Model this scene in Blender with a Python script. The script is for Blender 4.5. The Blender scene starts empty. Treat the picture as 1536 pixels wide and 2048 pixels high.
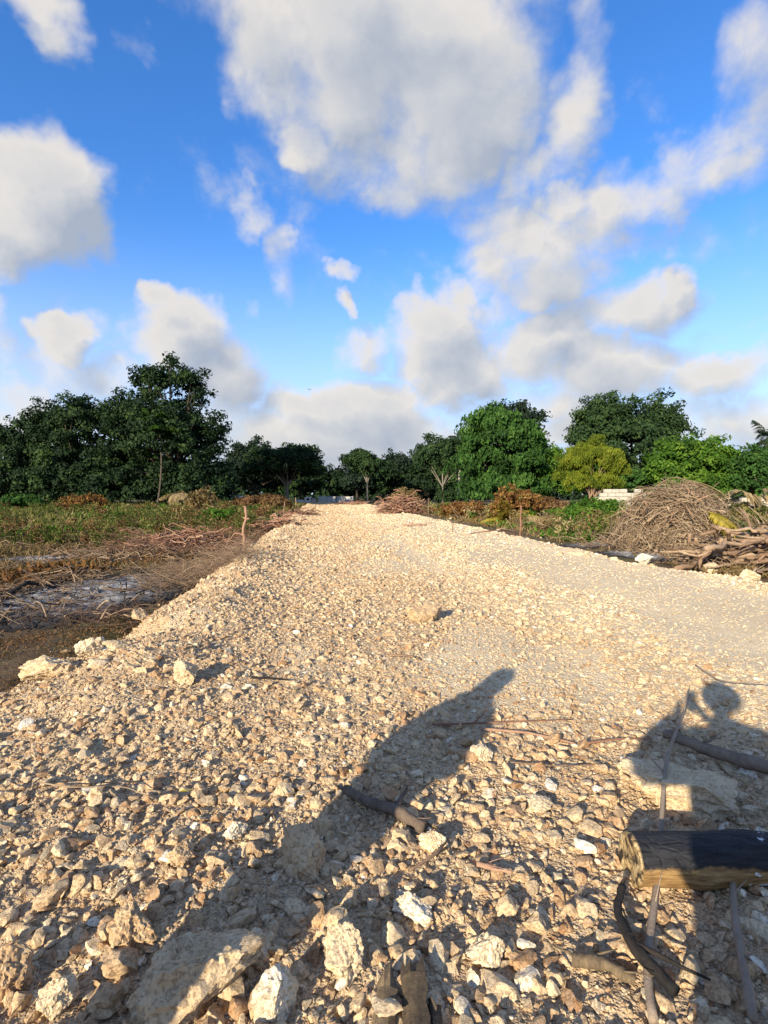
import bpy, bmesh, math, random
import numpy as np
from mathutils import Vector, Matrix, Euler, noise as mnoise

SC = bpy.context.scene
COL = SC.collection
R = math.radians
rng = np.random.default_rng(7)
random.seed(7)

# ------------------------------------------------------------------ camera
cam = bpy.data.cameras.new('camera')
cam.sensor_width = 36.0
cam.lens = 18.46
cam.clip_start = 0.02
cam.clip_end = 6000
camera = bpy.data.objects.new('camera', cam)
COL.objects.link(camera)
camera.location = (0, 0, 1.5)
camera.rotation_euler = (R(90 - 1.96), 0, 0)
SC.camera = camera

# ------------------------------------------------------------------ light and exposure
SUN_AZ, SUN_EL = 210.6, 18.9            # degrees clockwise from +Y, degrees above the horizon
SUN_STRENGTH, SKY_STRENGTH = 4.3, 0.120
vs = SC.view_settings
vs.view_transform = 'Standard'
vs.look = 'None'
vs.exposure = 1.0
vs.gamma = 1.0
vs.use_curve_mapping = False
sl = bpy.data.lights.new('sun', 'SUN')
sl.energy = SUN_STRENGTH
sl.angle = R(0.55)
sl.color = (1.0, 0.895, 0.70)
sun = bpy.data.objects.new('sun', sl)
COL.objects.link(sun)
sd = Vector((math.sin(R(SUN_AZ)) * math.cos(R(SUN_EL)), math.cos(R(SUN_AZ)) * math.cos(R(SUN_EL)), math.sin(R(SUN_EL))))
sun.rotation_euler = sd.to_track_quat('Z', 'Y').to_euler()
sun.location = sd * 80


SC.cycles.max_bounces = 6
SC.cycles.diffuse_bounces = 3
SC.cycles.use_denoising = True


# ------------------------------------------------------------------ node helpers
def N(nt, kind, **kw):
    n = nt.nodes.new(kind)
    for k, v in kw.items():
        if k == 'inp':
            for kk, vv in v.items():
                n.inputs[kk].default_value = vv
        else:
            setattr(n, k, v)
    return n


def L(nt, a, b):
    nt.links.new(a, b)


# ------------------------------------------------------------------ world: sky and cumulus clouds
# azimuth, elevation (degrees), half width, half height (degrees), amount
CLOUDS = [(-0.4, 40.6, 18.0, 5.2, 1), (-4.1, 37.1, 10.3, 4.9, 1), (5.9, 36.3, 10.3, 6.4, 1), (3.3, 31.8, 10.9, 3.7, 0.8), (-8.4, 33.6, 3.7, 2.4, 0.8), (10.6, 38.6, 6.3, 5.4, 0.8), (10.2, 29.2, 7.9, 3.5, 0.6), (20.4, 38.2, 2.9, 3.8, 0.65), (19.5, 33.2, 3.6, 4.7, 0.75), (34.1, 33.6, 3.7, 4.7, 0.6), (34.6, 28.4, 2.5, 3.2, 0.55), (27.7, 27.8, 5.1, 2.8, 0.75), (15.2, 30.2, 5.1, 2.5, 0.7), (16.3, 22.0, 6.5, 4.1, 1), (22.0, 24.2, 5.6, 4.1, 0.8), (14.8, 19.4, 3.8, 2.5, 0.9), (25.3, 17.4, 5.3, 3.2, 0.9), (28.5, 18.6, 1.9, 2.2, 1), (19.6, 27.3, 3.1, 2.0, 0.8), (5.5, 16.1, 5.1, 4.3, 1), (-1.8, 15.7, 3.5, 2.3, 0.8), (8.7, 12.0, 4.3, 3.7, 0.9), (15.9, 14.6, 4.5, 3.1, 0.9), (23.6, 12.1, 6.4, 2.9, 0.8), (31.6, 10.4, 4.7, 2.4, 0.9), (3.3, 19.5, 2.2, 2.0, 0.6), (8.9, 19.8, 1.9, 1.5, 0.6), (-1.5, 8.5, 7.1, 3.8, 0.9), (-8.0, 8.9, 4.8, 2.1, 0.6), (2.8, 6.4, 4.4, 2.7, 0.8), (17.4, 10.1, 5.0, 2.7, 0.7), (32.9, 6.7, 5.4, 2.4, 0.7), (-32.7, 25.9, 5.0, 4.3, 1.1), (-35.0, 23.1, 4.7, 3.6, 1), (-35.8, 19.6, 1.8, 1.9, 0.6), (-33.5, 36.7, 4.5, 2.3, 0.8), (-35.9, 14.0, 2.1, 3.5, 0.6), (-23.2, 18.6, 2.2, 1.8, 1), (-21.5, 15.6, 4.9, 3.8, 1.1), (-17.7, 12.1, 3.7, 3.9, 0.8), (-30.3, 13.4, 2.2, 2.3, 1), (-28.6, 11.2, 6.3, 2.6, 0.8), (-33.0, 9.4, 3.4, 2.1, 0.7), (-28.5, 16.0, 1.9, 1.4, 0.5), (-17.3, 7.6, 3.0, 2.1, 0.5), (-13.3, 26.5, 2.3, 2.0, 0.5), (-10.9, 23.5, 1.5, 2.8, 0.42), (-4.5, 22.0, 1.2, 0.8, 0.55), (-4.2, 19.6, 1.1, 0.8, 0.6), (-14.4, 18.8, 1.1, 1.2, 0.45), (32.3, 14.2, 2.7, 1.3, 0.5), (-25.6, 38.0, 1.8, 1.4, 0.4), (15.1, 40.2, 2.5, 1.4, 0.5), (26.7, 33.1, 2.2, 2.3, 0.4)]
CLOUDS += [(25.1, 25.7, 4.9, 3.1, 0.9), (31.3, 28.3, 4.3, 2.9, 0.7), (12.2, 26.2, 5.2, 2.7, 0.6), (18.7, 24.2, 5.4, 3.2, 0.9), (-6.9, 5.8, 11.8, 3.2, 0.75), (11.4, 6.3, 11.5, 3.0, 0.7), (26.8, 6.2, 10.4, 3.2, 0.75), (-26.1, 6.7, 11.4, 2.7, 0.65), (-33.9, 5.7, 5.6, 2.7, 0.6), (21.2, 17.0, 5.2, 3.0, 0.8), (12.3, 17.7, 4.2, 2.5, 0.7)]
rc = random.Random(3)
for k in range(24):                      # the same kind of scattered cumulus over the rest of the sky
    az = rc.uniform(42, 318)
    el = 6 + 55 * rc.random() ** 1.5
    w = rc.uniform(3, 6) + el * 0.18
    CLOUDS.append((az, el, w, w * 0.5, rc.uniform(0.7, 1.05)))
CLOUDS += [(10, 62, 14, 9, .9), (-60, 70, 12, 8, .8), (120, 72, 12, 9, .8)]

world = bpy.data.worlds.new('World')
SC.world = world
world.use_nodes = True
world.cycles.sampling_method = 'MANUAL'
world.cycles.sample_map_resolution = 256
wt = world.node_tree
wt.nodes.clear()


def cloud_group():
    """soft cloud masses at the listed azimuths and elevations, three packed per vector, broken up by noise"""
    g = bpy.data.node_groups.new('cloud_field', 'ShaderNodeTree')
    g.interface.new_socket('dir', in_out='INPUT', socket_type='NodeSocketVector')
    g.interface.new_socket('field', in_out='OUTPUT', socket_type='NodeSocketFloat')
    g.interface.new_socket('soft', in_out='OUTPUT', socket_type='NodeSocketFloat')
    gi = N(g, 'NodeGroupInput'); go = N(g, 'NodeGroupOutput')
    n1 = N(g, 'ShaderNodeTexNoise', inp={'Scale': 9.0, 'Detail': 4.0, 'Roughness': 0.55})
    L(g, gi.outputs[0], n1.inputs['Vector'])
    ad = N(g, 'ShaderNodeVectorMath', operation='MULTIPLY_ADD'); ad.inputs[1].default_value = (.14, .14, .14)
    L(g, n1.outputs['Color'], ad.inputs[0]); L(g, gi.outputs[0], ad.inputs[2])
    sb = N(g, 'ShaderNodeVectorMath', operation='SUBTRACT'); sb.inputs[1].default_value = (.07, .07, .07)
    L(g, ad.outputs[0], sb.inputs[0])
    sp = N(g, 'ShaderNodeSeparateXYZ'); L(g, sb.outputs[0], sp.inputs[0])
    az_ = N(g, 'ShaderNodeMath', operation='ARCTAN2'); L(g, sp.outputs[0], az_.inputs[0]); L(g, sp.outputs[1], az_.inputs[1])
    el_ = N(g, 'ShaderNodeMath', operation='ARCSINE'); el_.use_clamp = False
    L(g, sp.outputs[2], el_.inputs[0])
    AZ, EL = az_.outputs[0], el_.outputs[0]
    acc = None
    for i in range(0, len(CLOUDS), 3):
        c3 = CLOUDS[i:i + 3]
        while len(c3) < 3:
            c3 = c3 + [(0, -80, 1, 1, 0)]
        ka, ba, ke, be, am = [], [], [], [], []
        for az, el, w, h, m in c3:
            az = (az + 180) % 360 - 180
            w_ = R(w) * 1.42; h_ = R(h) * 1.42
            ka.append(1 / w_); ba.append(-R(az) / w_); ke.append(1 / h_); be.append(-R(el) / h_); am.append(m)

        def vm(op, a, b=None, c=None):
            n = N(g, 'ShaderNodeVectorMath', operation=op)
            for k, v in enumerate((a, b, c)):
                if v is None: continue
                if isinstance(v, (list, tuple)): n.inputs[k].default_value = v
                else: L(g, v, n.inputs[k])
            return n.outputs[0]
        x = vm('MULTIPLY_ADD', AZ, ka, ba)
        y = vm('MULTIPLY_ADD', EL, ke, be)
        d = vm('MULTIPLY_ADD', x, x, vm('MULTIPLY', y, y))
        f = vm('MULTIPLY_ADD', d, [-v for v in am], am)
        acc = vm('MAXIMUM', f, (0, 0, 0) if acc is None else acc)
    s3 = N(g, 'ShaderNodeSeparateXYZ'); L(g, acc, s3.inputs[0])
    m1 = N(g, 'ShaderNodeMath', operation='SMOOTH_MAX'); m1.inputs[2].default_value = .1
    m2 = N(g, 'ShaderNodeMath', operation='SMOOTH_MAX'); m2.inputs[2].default_value = .1
    L(g, s3.outputs[0], m1.inputs[0]); L(g, s3.outputs[1], m1.inputs[1]); L(g, m1.outputs[0], m2.inputs[0]); L(g, s3.outputs[2], m2.inputs[1])
    n2 = N(g, 'ShaderNodeTexNoise', inp={'Scale': 6.5, 'Detail': 8.0, 'Roughness': 0.56, 'Distortion': 0.2})
    L(g, gi.outputs[0], n2.inputs['Vector'])
    q = N(g, 'ShaderNodeMath', operation='MULTIPLY_ADD')
    q.inputs[1].default_value = 2.1
    q.inputs[2].default_value = -1.07
    L(g, n2.outputs['Fac'], q.inputs[0])
    t = N(g, 'ShaderNodeMath', operation='ADD')
    L(g, m2.outputs[0], t.inputs[0]); L(g, q.outputs[0], t.inputs[1])
    L(g, t.outputs[0], go.inputs[0])
    sf = N(g, 'ShaderNodeMath', operation='MULTIPLY_ADD'); sf.inputs[1].default_value = 0.42     # body of the cloud with little of the fine breakup
    L(g, q.outputs[0], sf.inputs[0]); L(g, m2.outputs[0], sf.inputs[2])
    L(g, sf.outputs[0], go.inputs[1])
    return g


cg = cloud_group()
tc = N(wt, 'ShaderNodeTexCoord')
nrm = N(wt, 'ShaderNodeVectorMath', operation='NORMALIZE')
L(wt, tc.outputs['Generated'], nrm.inputs[0])
sky = N(wt, 'ShaderNodeTexSky', sky_type='NISHITA')
sky.sun_disc = False
sky.sun_elevation = R(SUN_EL)
sky.sun_rotation = R(SUN_AZ)
sky.air_density = 1.0
sky.dust_density = 0.25
sky.ozone_density = 4.0
hs = N(wt, 'ShaderNodeHueSaturation', inp={'Hue': 0.509, 'Saturation': 1.2, 'Value': 1.2})
L(wt, sky.outputs[0], hs.inputs['Color'])
sz = N(wt, 'ShaderNodeSeparateXYZ'); L(wt, nrm.outputs[0], sz.inputs[0])
hz = N(wt, 'ShaderNodeMapRange', interpolation_type='SMOOTHSTEP', inp={'From Min': -0.02, 'From Max': 0.46, 'To Min': 0.95, 'To Max': 0.0})
L(wt, sz.outputs[2], hz.inputs['Value'])
air = N(wt, 'ShaderNodeMix', data_type='RGBA')       # pale moist air low over the horizon, all round
air.inputs['B'].default_value = (2.75, 3.35, 4.5, 1)
L(wt, hz.outputs[0], air.inputs['Factor']); L(wt, hs.outputs[0], air.inputs['A'])
A = N(wt, 'ShaderNodeGroup'); A.node_tree = cg
L(wt, nrm.outputs[0], A.inputs[0])
off = N(wt, 'ShaderNodeVectorMath', operation='ADD'); off.inputs[1].default_value = Vector((sd.x, sd.y, 0)) * 0.022 + Vector((-0.02, 0, 0.038))
L(wt, nrm.outputs[0], off.inputs[0])
B = N(wt, 'ShaderNodeGroup'); B.node_tree = cg
L(wt, off.outputs[0], B.inputs[0])
alpha = N(wt, 'ShaderNodeMapRange', interpolation_type='SMOOTHSTEP', inp={'From Min': 0.06, 'From Max': 0.78, 'To Min': 0, 'To Max': 0.97})
L(wt, A.outputs[0], alpha.inputs['Value'])
lit = N(wt, 'ShaderNodeMath', operation='SUBTRACT')      # denser towards the light = shaded side
L(wt, A.outputs[1], lit.inputs[0]); L(wt, B.outputs[1], lit.inputs[1])
litr = N(wt, 'ShaderNodeMapRange', inp={'From Min': -0.34, 'From Max': 0.26, 'To Min': 0, 'To Max': 1})
L(wt, lit.outputs[0], litr.inputs['Value'])
ramp = N(wt, 'ShaderNodeValToRGB')
ramp.color_ramp.elements[0].color = (0.46, 0.52, 0.63, 1)
ramp.color_ramp.elements[1].color = (0.95, 0.90, 0.84, 1)
e = ramp.color_ramp.elements.new(0.45); e.color = (0.68, 0.70, 0.74, 1)
thick = N(wt, 'ShaderNodeMapRange', interpolation_type='SMOOTHSTEP', inp={'From Min': 0.45, 'From Max': 1.4, 'To Min': 0.0, 'To Max': 0.40})
L(wt, A.outputs[0], thick.inputs['Value'])               # thick cloud lets less light through
lt = N(wt, 'ShaderNodeMath', operation='SUBTRACT')
L(wt, litr.outputs[0], lt.inputs[0]); L(wt, thick.outputs[0], lt.inputs[1])
L(wt, lt.outputs[0], ramp.inputs[0])
cs = N(wt, 'ShaderNodeVectorMath', operation='SCALE'); cs.inputs['Scale'].default_value = 3.75
L(wt, ramp.outputs[0], cs.inputs[0])
mx = N(wt, 'ShaderNodeMix', data_type='RGBA')
L(wt, alpha.outputs[0], mx.inputs['Factor'])
L(wt, air.outputs['Result'], mx.inputs['A'])
L(wt, cs.outputs[0], mx.inputs['B'])
bg = N(wt, 'ShaderNodeBackground'); bg.inputs['Strength'].default_value = SKY_STRENGTH
L(wt, mx.outputs['Result'], bg.inputs['Color'])
wo = N(wt, 'ShaderNodeOutputWorld')
L(wt, bg.outputs[0], wo.inputs['Surface'])


# ------------------------------------------------------------------ numpy noise
def _hash(ix, iy, seed):
    h = (ix.astype(np.int64) * 374761393 + iy.astype(np.int64) * 668265263 + seed * 1274126177) & 0xFFFFFFFF
    h = ((h ^ (h >> 13)) * 1274126177) & 0xFFFFFFFF
    h = h ^ (h >> 16)
    return (h & 0xFFFFFF) / float(0xFFFFFF)


def vnoise(x, y, seed=0):
    x = np.asarray(x, float); y = np.asarray(y, float)
    ix = np.floor(x); iy = np.floor(y)
    fx = x - ix; fy = y - iy
    fx = fx * fx * fx * (fx * (fx * 6 - 15) + 10); fy = fy * fy * fy * (fy * (fy * 6 - 15) + 10)
    a = _hash(ix, iy, seed); b = _hash(ix + 1, iy, seed); c = _hash(ix, iy + 1, seed); d = _hash(ix + 1, iy + 1, seed)
    return (a * (1 - fx) + b * fx) * (1 - fy) + (c * (1 - fx) + d * fx) * fy


def fbm(x, y, seed=0, octaves=4):
    s = 0.0; a = 0.5; t = 0.0
    for o in range(octaves):
        s = s + a * vnoise(x * 2 ** o + 17.3 * o, y * 2 ** o - 9.1 * o, seed + o); t += a; a *= 0.5
    return s / t * 2 - 1


def sstep(a, b, x):
    t = np.clip((x - a) / (b - a), 0, 1)
    return t * t * (3 - 2 * t)


# ------------------------------------------------------------------ scene helpers
def tag(o, label=None, cat=None, group=None, kind=None):
    if label: o['label'] = label
    if cat: o['category'] = cat
    if group: o['group'] = group
    if kind: o['kind'] = kind
    return o


def empty(name, loc=(0, 0, 0), rz=0.0):
    o = bpy.data.objects.new(name, None)
    o.empty_display_size = 0.2
    o.location = loc
    o.rotation_euler = (0, 0, rz)
    COL.objects.link(o)
    return o


def link(name, me, mat=None, parent=None, loc=None):
    o = bpy.data.objects.new(name, me)
    COL.objects.link(o)
    if mat is not None and len(me.materials) == 0:
        me.materials.append(mat)
    if parent is not None:
        o.parent = parent
    if loc is not None:
        o.location = loc
    return o


def mesh_np(name, V, F, smooth=True, attrs=None, edges=None):
    """V (n,3) array, F list of equal-size face arrays (m,k) or one array"""
    me = bpy.data.meshes.new(name)
    V = np.ascontiguousarray(V, np.float32)
    Fs = F if isinstance(F, (list, tuple)) else [F]
    Fs = [np.asarray(f, np.int32) for f in Fs if len(f)]
    me.vertices.add(len(V)); me.vertices.foreach_set('co', V.ravel())
    if Fs:
        nl = sum(f.size for f in Fs); nf = sum(len(f) for f in Fs)
        me.loops.add(nl); me.polygons.add(nf)
        me.loops.foreach_set('vertex_index', np.concatenate([f.ravel() for f in Fs]))
        tot = np.concatenate([np.full(len(f), f.shape[1], np.int32) for f in Fs])
        st = np.concatenate([[0], np.cumsum(tot)[:-1]]).astype(np.int32)
        me.polygons.foreach_set('loop_start', st)
        me.polygons.foreach_set('use_smooth', np.full(nf, smooth, bool))
    for k, v in (attrs or {}).items():
        v = np.asarray(v)
        if v.ndim == 2:
            a = me.attributes.new(k, 'FLOAT_VECTOR', 'POINT'); a.data.foreach_set('vector', v.astype(np.float32).ravel())
        elif v.dtype.kind == 'i':
            a = me.attributes.new(k, 'INT', 'POINT'); a.data.foreach_set('value', v.astype(np.int32))
        else:
            a = me.attributes.new(k, 'FLOAT', 'POINT'); a.data.foreach_set('value', v.astype(np.float32))
    me.update(calc_edges=True)
    me.validate()
    return me


def unit(v):
    return v / np.maximum(np.linalg.norm(v, axis=-1, keepdims=True), 1e-9)


def tubes_np(P, RR, sides=5, caps=True):
    """P (N,n,3) centre lines, RR (N,n) radii -> V, faces"""
    Nn, n, _ = P.shape
    T = np.gradient(P, axis=1); T = unit(T)
    ref = np.tile(np.array([0.31, 0.22, 0.93]), (Nn, 1))
    bad = np.abs((T.mean(1) * ref).sum(-1)) > 0.85
    ref[bad] = (0.93, -0.3, 0.1)
    U = unit(np.cross(T, ref[:, None, :])); W = np.cross(T, U)
    ang = np.arange(sides) * 2 * math.pi / sides
    V = P[:, :, None, :] + RR[:, :, None, None] * (np.cos(ang)[None, None, :, None] * U[:, :, None, :] + np.sin(ang)[None, None, :, None] * W[:, :, None, :])
    idx = np.arange(Nn * n * sides).reshape(Nn, n, sides)
    a = idx[:, :-1, :]; b = idx[:, 1:, :]
    F = np.stack([a, np.roll(a, -1, 2), np.roll(b, -1, 2), b], -1).reshape(-1, 4)
    faces = [F]
    if caps:
        faces.append(idx[:, 0, ::-1].reshape(-1, sides)); faces.append(idx[:, -1, :].reshape(-1, sides))
    return V.reshape(-1, 3), faces


def wobbly(p0, p1, n, amp, r):
    """one bent stick centre line"""
    p0 = np.array(p0, float); p1 = np.array(p1, float)
    t = np.linspace(0, 1, n)[:, None]
    P = p0 * (1 - t) + p1 * t
    w = r.normal(0, 1, (n, 3)); w = (w + np.roll(w, 1, 0) + np.roll(w, -1, 0)) / 2
    w[0] = 0; w[-1] *= .5
    return P + w * amp * np.linalg.norm(p1 - p0)


# ------------------------------------------------------------------ materials
MAT = {}


def base_mat(name, rough=0.9):
    m = bpy.data.materials.new(name); m.use_nodes = True
    nt = m.node_tree
    b = nt.nodes['Principled BSDF']
    b.inputs['Roughness'].default_value = rough
    b.inputs['Specular IOR Level'].default_value = 0.25
    MAT[name] = m
    return m, nt, b


def ramp_node(nt, stops, interp='LINEAR'):
    r = N(nt, 'ShaderNodeValToRGB')
    cr = r.color_ramp; cr.interpolation = interp
    while len(cr.elements) > 1:
        cr.elements.remove(cr.elements[-1])
    cr.elements[0].position = stops[0][0]; cr.elements[0].color = (*stops[0][1], 1)
    for p, c in stops[1:]:
        e = cr.elements.new(p); e.color = (*c, 1)
    return r


def mix(nt, fac, a, b, mode='MIX'):
    m = N(nt, 'ShaderNodeMix', data_type='RGBA', blend_type=mode)
    for s, v in (('Factor', fac), ('A', a), ('B', b)):
        if isinstance(v, (int, float)):
            m.inputs[s].default_value = v
        elif isinstance(v, tuple):
            m.inputs[s].default_value = (*v, 1)
        else:
            L(nt, v, m.inputs[s])
    return m.outputs['Result']


def noise_node(nt, vec, scale, detail=4, rough=.55, dist=0.0):
    n = N(nt, 'ShaderNodeTexNoise', inp={'Scale': scale, 'Detail': detail, 'Roughness': rough, 'Distortion': dist})
    L(nt, vec, n.inputs['Vector'])
    return n


def bump(nt, b, height, strength, dist):
    bn = N(nt, 'ShaderNodeBump', inp={'Strength': strength, 'Distance': dist})
    L(nt, height, bn.inputs['Height'])
    L(nt, bn.outputs[0], b.inputs['Normal'])
    return bn


def mrange(nt, v, a, b, c=0., d=1., smooth=True):
    m = N(nt, 'ShaderNodeMapRange', interpolation_type='SMOOTHSTEP' if smooth else 'LINEAR', inp={'From Min': a, 'From Max': b, 'To Min': c, 'To Max': d})
    L(nt, v, m.inputs['Value'])
    return m.outputs[0]


def math_node(nt, op, a, b):
    m = N(nt, 'ShaderNodeMath', operation=op)
    for i, v in enumerate((a, b)):
        if isinstance(v, (int, float)): m.inputs[i].default_value = v
        else: L(nt, v, m.inputs[i])
    return m.outputs[0]


STONE_STOPS = [(0.0, (0.30, 0.155, 0.07)), (0.22, (0.44, 0.275, 0.14)), (0.5, (0.56, 0.405, 0.23)), (0.78, (0.68, 0.53, 0.33)), (1.0, (0.78, 0.71, 0.57))]


def stone_material():
    m, nt, b = base_mat('limestone', 0.95)
    at = N(nt, 'ShaderNodeAttribute', attribute_type='INSTANCER', attribute_name='tint')
    oi = N(nt, 'ShaderNodeObjectInfo')
    tcd = N(nt, 'ShaderNodeTexCoord')
    g = N(nt, 'ShaderNodeNewGeometry')
    vec = N(nt, 'ShaderNodeVectorMath', operation='ADD')
    L(nt, g.outputs['Position'], vec.inputs[0]); L(nt, oi.outputs['Random'], vec.inputs[1])
    n1 = noise_node(nt, vec.outputs[0], 9, 5, .6)
    n2 = noise_node(nt, vec.outputs[0], 48, 5, .65)
    t = math_node(nt, 'ADD', at.outputs['Fac'], math_node(nt, 'MULTIPLY', math_node(nt, 'SUBTRACT', n1.outputs['Fac'], 0.5), 0.75))
    r = ramp_node(nt, STONE_STOPS)
    L(nt, t, r.inputs[0])
    c = mix(nt, mrange(nt, n2.outputs['Fac'], .42, .75, 0, .3), r.outputs[0], (0.72, 0.60, 0.42))
    n3 = noise_node(nt, vec.outputs[0], 75, 6, .72, .0)
    pits = mrange(nt, n3.outputs['Fac'], 0.34, 0.50)
    c = mix(nt, math_node(nt, 'MULTIPLY', math_node(nt, 'SUBTRACT', 1.0, pits), .45), c, (0.30, 0.17, 0.09))
    L(nt, c, b.inputs['Base Color'])
    h = math_node(nt, 'ADD', math_node(nt, 'MULTIPLY', n2.outputs['Fac'], 1.0), math_node(nt, 'MULTIPLY', pits, .45))
    bump(nt, b, h, 0.75, 0.010)
    return m


def road_material():
    m, nt, b = base_mat('crushed_coral', 0.97)
    g = N(nt, 'ShaderNodeNewGeometry')
    P = g.outputs['Position']
    big = noise_node(nt, P, 0.55, 4, .6)
    mid = noise_node(nt, P, 4.0, 5, .62)
    fine = noise_node(nt, P, 60, 4, .7)
    v1 = N(nt, 'ShaderNodeTexVoronoi', inp={'Scale': 42.0, 'Randomness': 1.0}); L(nt, P, v1.inputs['Vector'])
    v2 = N(nt, 'ShaderNodeTexVoronoi', inp={'Scale': 105.0, 'Randomness': 1.0}); L(nt, P, v2.inputs['Vector'])
    at = N(nt, 'ShaderNodeAttribute', attribute_type='GEOMETRY', attribute_name='rough')
    dust = ramp_node(nt, [(0.3, (0.73, 0.56, 0.34)), (0.52, (0.84, 0.68, 0.44)), (0.75, (0.88, 0.75, 0.52))])
    L(nt, math_node(nt, 'ADD', math_node(nt, 'MULTIPLY', big.outputs['Fac'], .5), math_node(nt, 'MULTIPLY', mid.outputs['Fac'], .5)), dust.inputs[0])
    soil = ramp_node(nt, [(0.3, (0.34, 0.205, 0.105)), (0.7, (0.53, 0.365, 0.205))])  # reddish soil, darkened further to stand in for shade between the stones
    L(nt, mid.outputs['Fac'], soil.inputs[0])
    c = mix(nt, mrange(nt, at.outputs['Fac'], .25, .95, 0, .85), dust.outputs[0], soil.outputs[0])
    # grains of different stone colour
    sep = N(nt, 'ShaderNodeSeparateColor'); L(nt, v2.outputs['Color'], sep.inputs[0])
    gr = ramp_node(nt, STONE_STOPS); L(nt, mrange(nt, sep.outputs[0], 0, 1, .18, .85, False), gr.inputs[0])
    c = mix(nt, mrange(nt, fine.outputs['Fac'], .4, .6, .15, .6), c, gr.outputs[0])
    L(nt, c, b.inputs['Base Color'])
    k = mrange(nt, at.outputs['Fac'], 0, 1, .9, 1.2, False)
    h = math_node(nt, 'ADD', math_node(nt, 'MULTIPLY', mrange(nt, v1.outputs['Distance'], 0, .6, 1, 0), .55), math_node(nt, 'MULTIPLY', mrange(nt, v2.outputs['Distance'], 0, .6, 1, 0), .3))
    h = math_node(nt, 'ADD', math_node(nt, 'MULTIPLY', h, k), math_node(nt, 'MULTIPLY', fine.outputs['Fac'], .25))
    bump(nt, b, h, 1.0, 0.024)
    return m


def field_material():
    m, nt, b = base_mat('field_soil', 0.97)
    g = N(nt, 'ShaderNodeNewGeometry'); P = g.outputs['Position']
    n1 = noise_node(nt, P, 0.35, 5, .6); n2 = noise_node(nt, P, 3.0, 6, .65); n3 = noise_node(nt, P, 35, 4, .7)
    soil = ramp_node(nt, [(0.3, (0.075, 0.045, 0.025)), (0.55, (0.15, 0.095, 0.05)), (0.75, (0.24, 0.165, 0.09))])
    L(nt, n2.outputs['Fac'], soil.inputs[0])
    gr = ramp_node(nt, [(0.35, (0.05, 0.06, 0.015)), (0.7, (0.12, 0.12, 0.035))])
    L(nt, n3.outputs['Fac'], gr.inputs[0])
    c = mix(nt, mrange(nt, n1.outputs['Fac'], .42, .6, 0, .75), soil.outputs[0], gr.outputs[0])
    L(nt, c, b.inputs['Base Color'])
    bump(nt, b, math_node(nt, 'ADD', n2.outputs['Fac'], n3.outputs['Fac']), .9, 0.04)
    return m


def leaf_material(name, stops, transl=.3, rough=.7):
    m = bpy.data.materials.new(name); m.use_nodes = True; MAT[name] = m
    nt = m.node_tree; b = nt.nodes['Principled BSDF']
    b.inputs['Roughness'].default_value = rough
    b.inputs['Specular IOR Level'].default_value = 0.15
    at = N(nt, 'ShaderNodeAttribute', attribute_type='GEOMETRY', attribute_name='shade')
    r = ramp_node(nt, stops); L(nt, at.outputs['Fac'], r.inputs[0])
    L(nt, r.outputs[0], b.inputs['Base Color'])
    tr = N(nt, 'ShaderNodeBsdfTranslucent')
    L(nt, mix(nt, 1.0, r.outputs[0], (1.1, 1.25, 0.6), 'MULTIPLY'), tr.inputs['Color'])
    mxs = N(nt, 'ShaderNodeMixShader'); mxs.inputs[0].default_value = transl
    L(nt, b.outputs[0], mxs.inputs[1]); L(nt, tr.outputs[0], mxs.inputs[2])
    L(nt, mxs.outputs[0], nt.nodes['Material Output'].inputs['Surface'])
    return m


def wood_material(name, stops, scale=6.0, stretch=(1, 1, 1), rough=.85, bumpd=.006):
    m, nt, b = base_mat(name, rough)
    tcd = N(nt, 'ShaderNodeTexCoord')
    mp = N(nt, 'ShaderNodeMapping'); mp.inputs['Scale'].default_value = stretch
    L(nt, tcd.outputs['Object'], mp.inputs[0])
    oi = N(nt, 'ShaderNodeObjectInfo')
    n1 = noise_node(nt, mp.outputs[0], scale, 5, .65); n2 = noise_node(nt, mp.outputs[0], scale * 6, 4, .7)
    t = math_node(nt, 'ADD', math_node(nt, 'MULTIPLY', n1.outputs['Fac'], .7), math_node(nt, 'MULTIPLY', n2.outputs['Fac'], .3))
    t = math_node(nt, 'ADD', t, math_node(nt, 'MULTIPLY', math_node(nt, 'SUBTRACT', oi.outputs['Random'], .5), .35))
    at = N(nt, 'ShaderNodeAttribute', attribute_type='GEOMETRY', attribute_name='shade')
    t = math_node(nt, 'ADD', t, at.outputs['Fac'])
    r = ramp_node(nt, stops); L(nt, t, r.inputs[0])
    L(nt, r.outputs[0], b.inputs['Base Color'])
    bump(nt, b, n2.outputs['Fac'], .7, bumpd)
    return m


def plain(name, col, rough=.8, var=.15, scale=8):
    m, nt, b = base_mat(name, rough)
    g = N(nt, 'ShaderNodeNewGeometry')
    n = noise_node(nt, g.outputs['Position'], scale, 5, .6)
    lo = tuple(c * (1 - var) for c in col); hi = tuple(min(1, c * (1 + var)) for c in col)
    r = ramp_node(nt, [(.3, lo), (.7, hi)]); L(nt, n.outputs['Fac'], r.inputs[0])
    L(nt, r.outputs[0], b.inputs['Base Color'])
    return m


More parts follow.
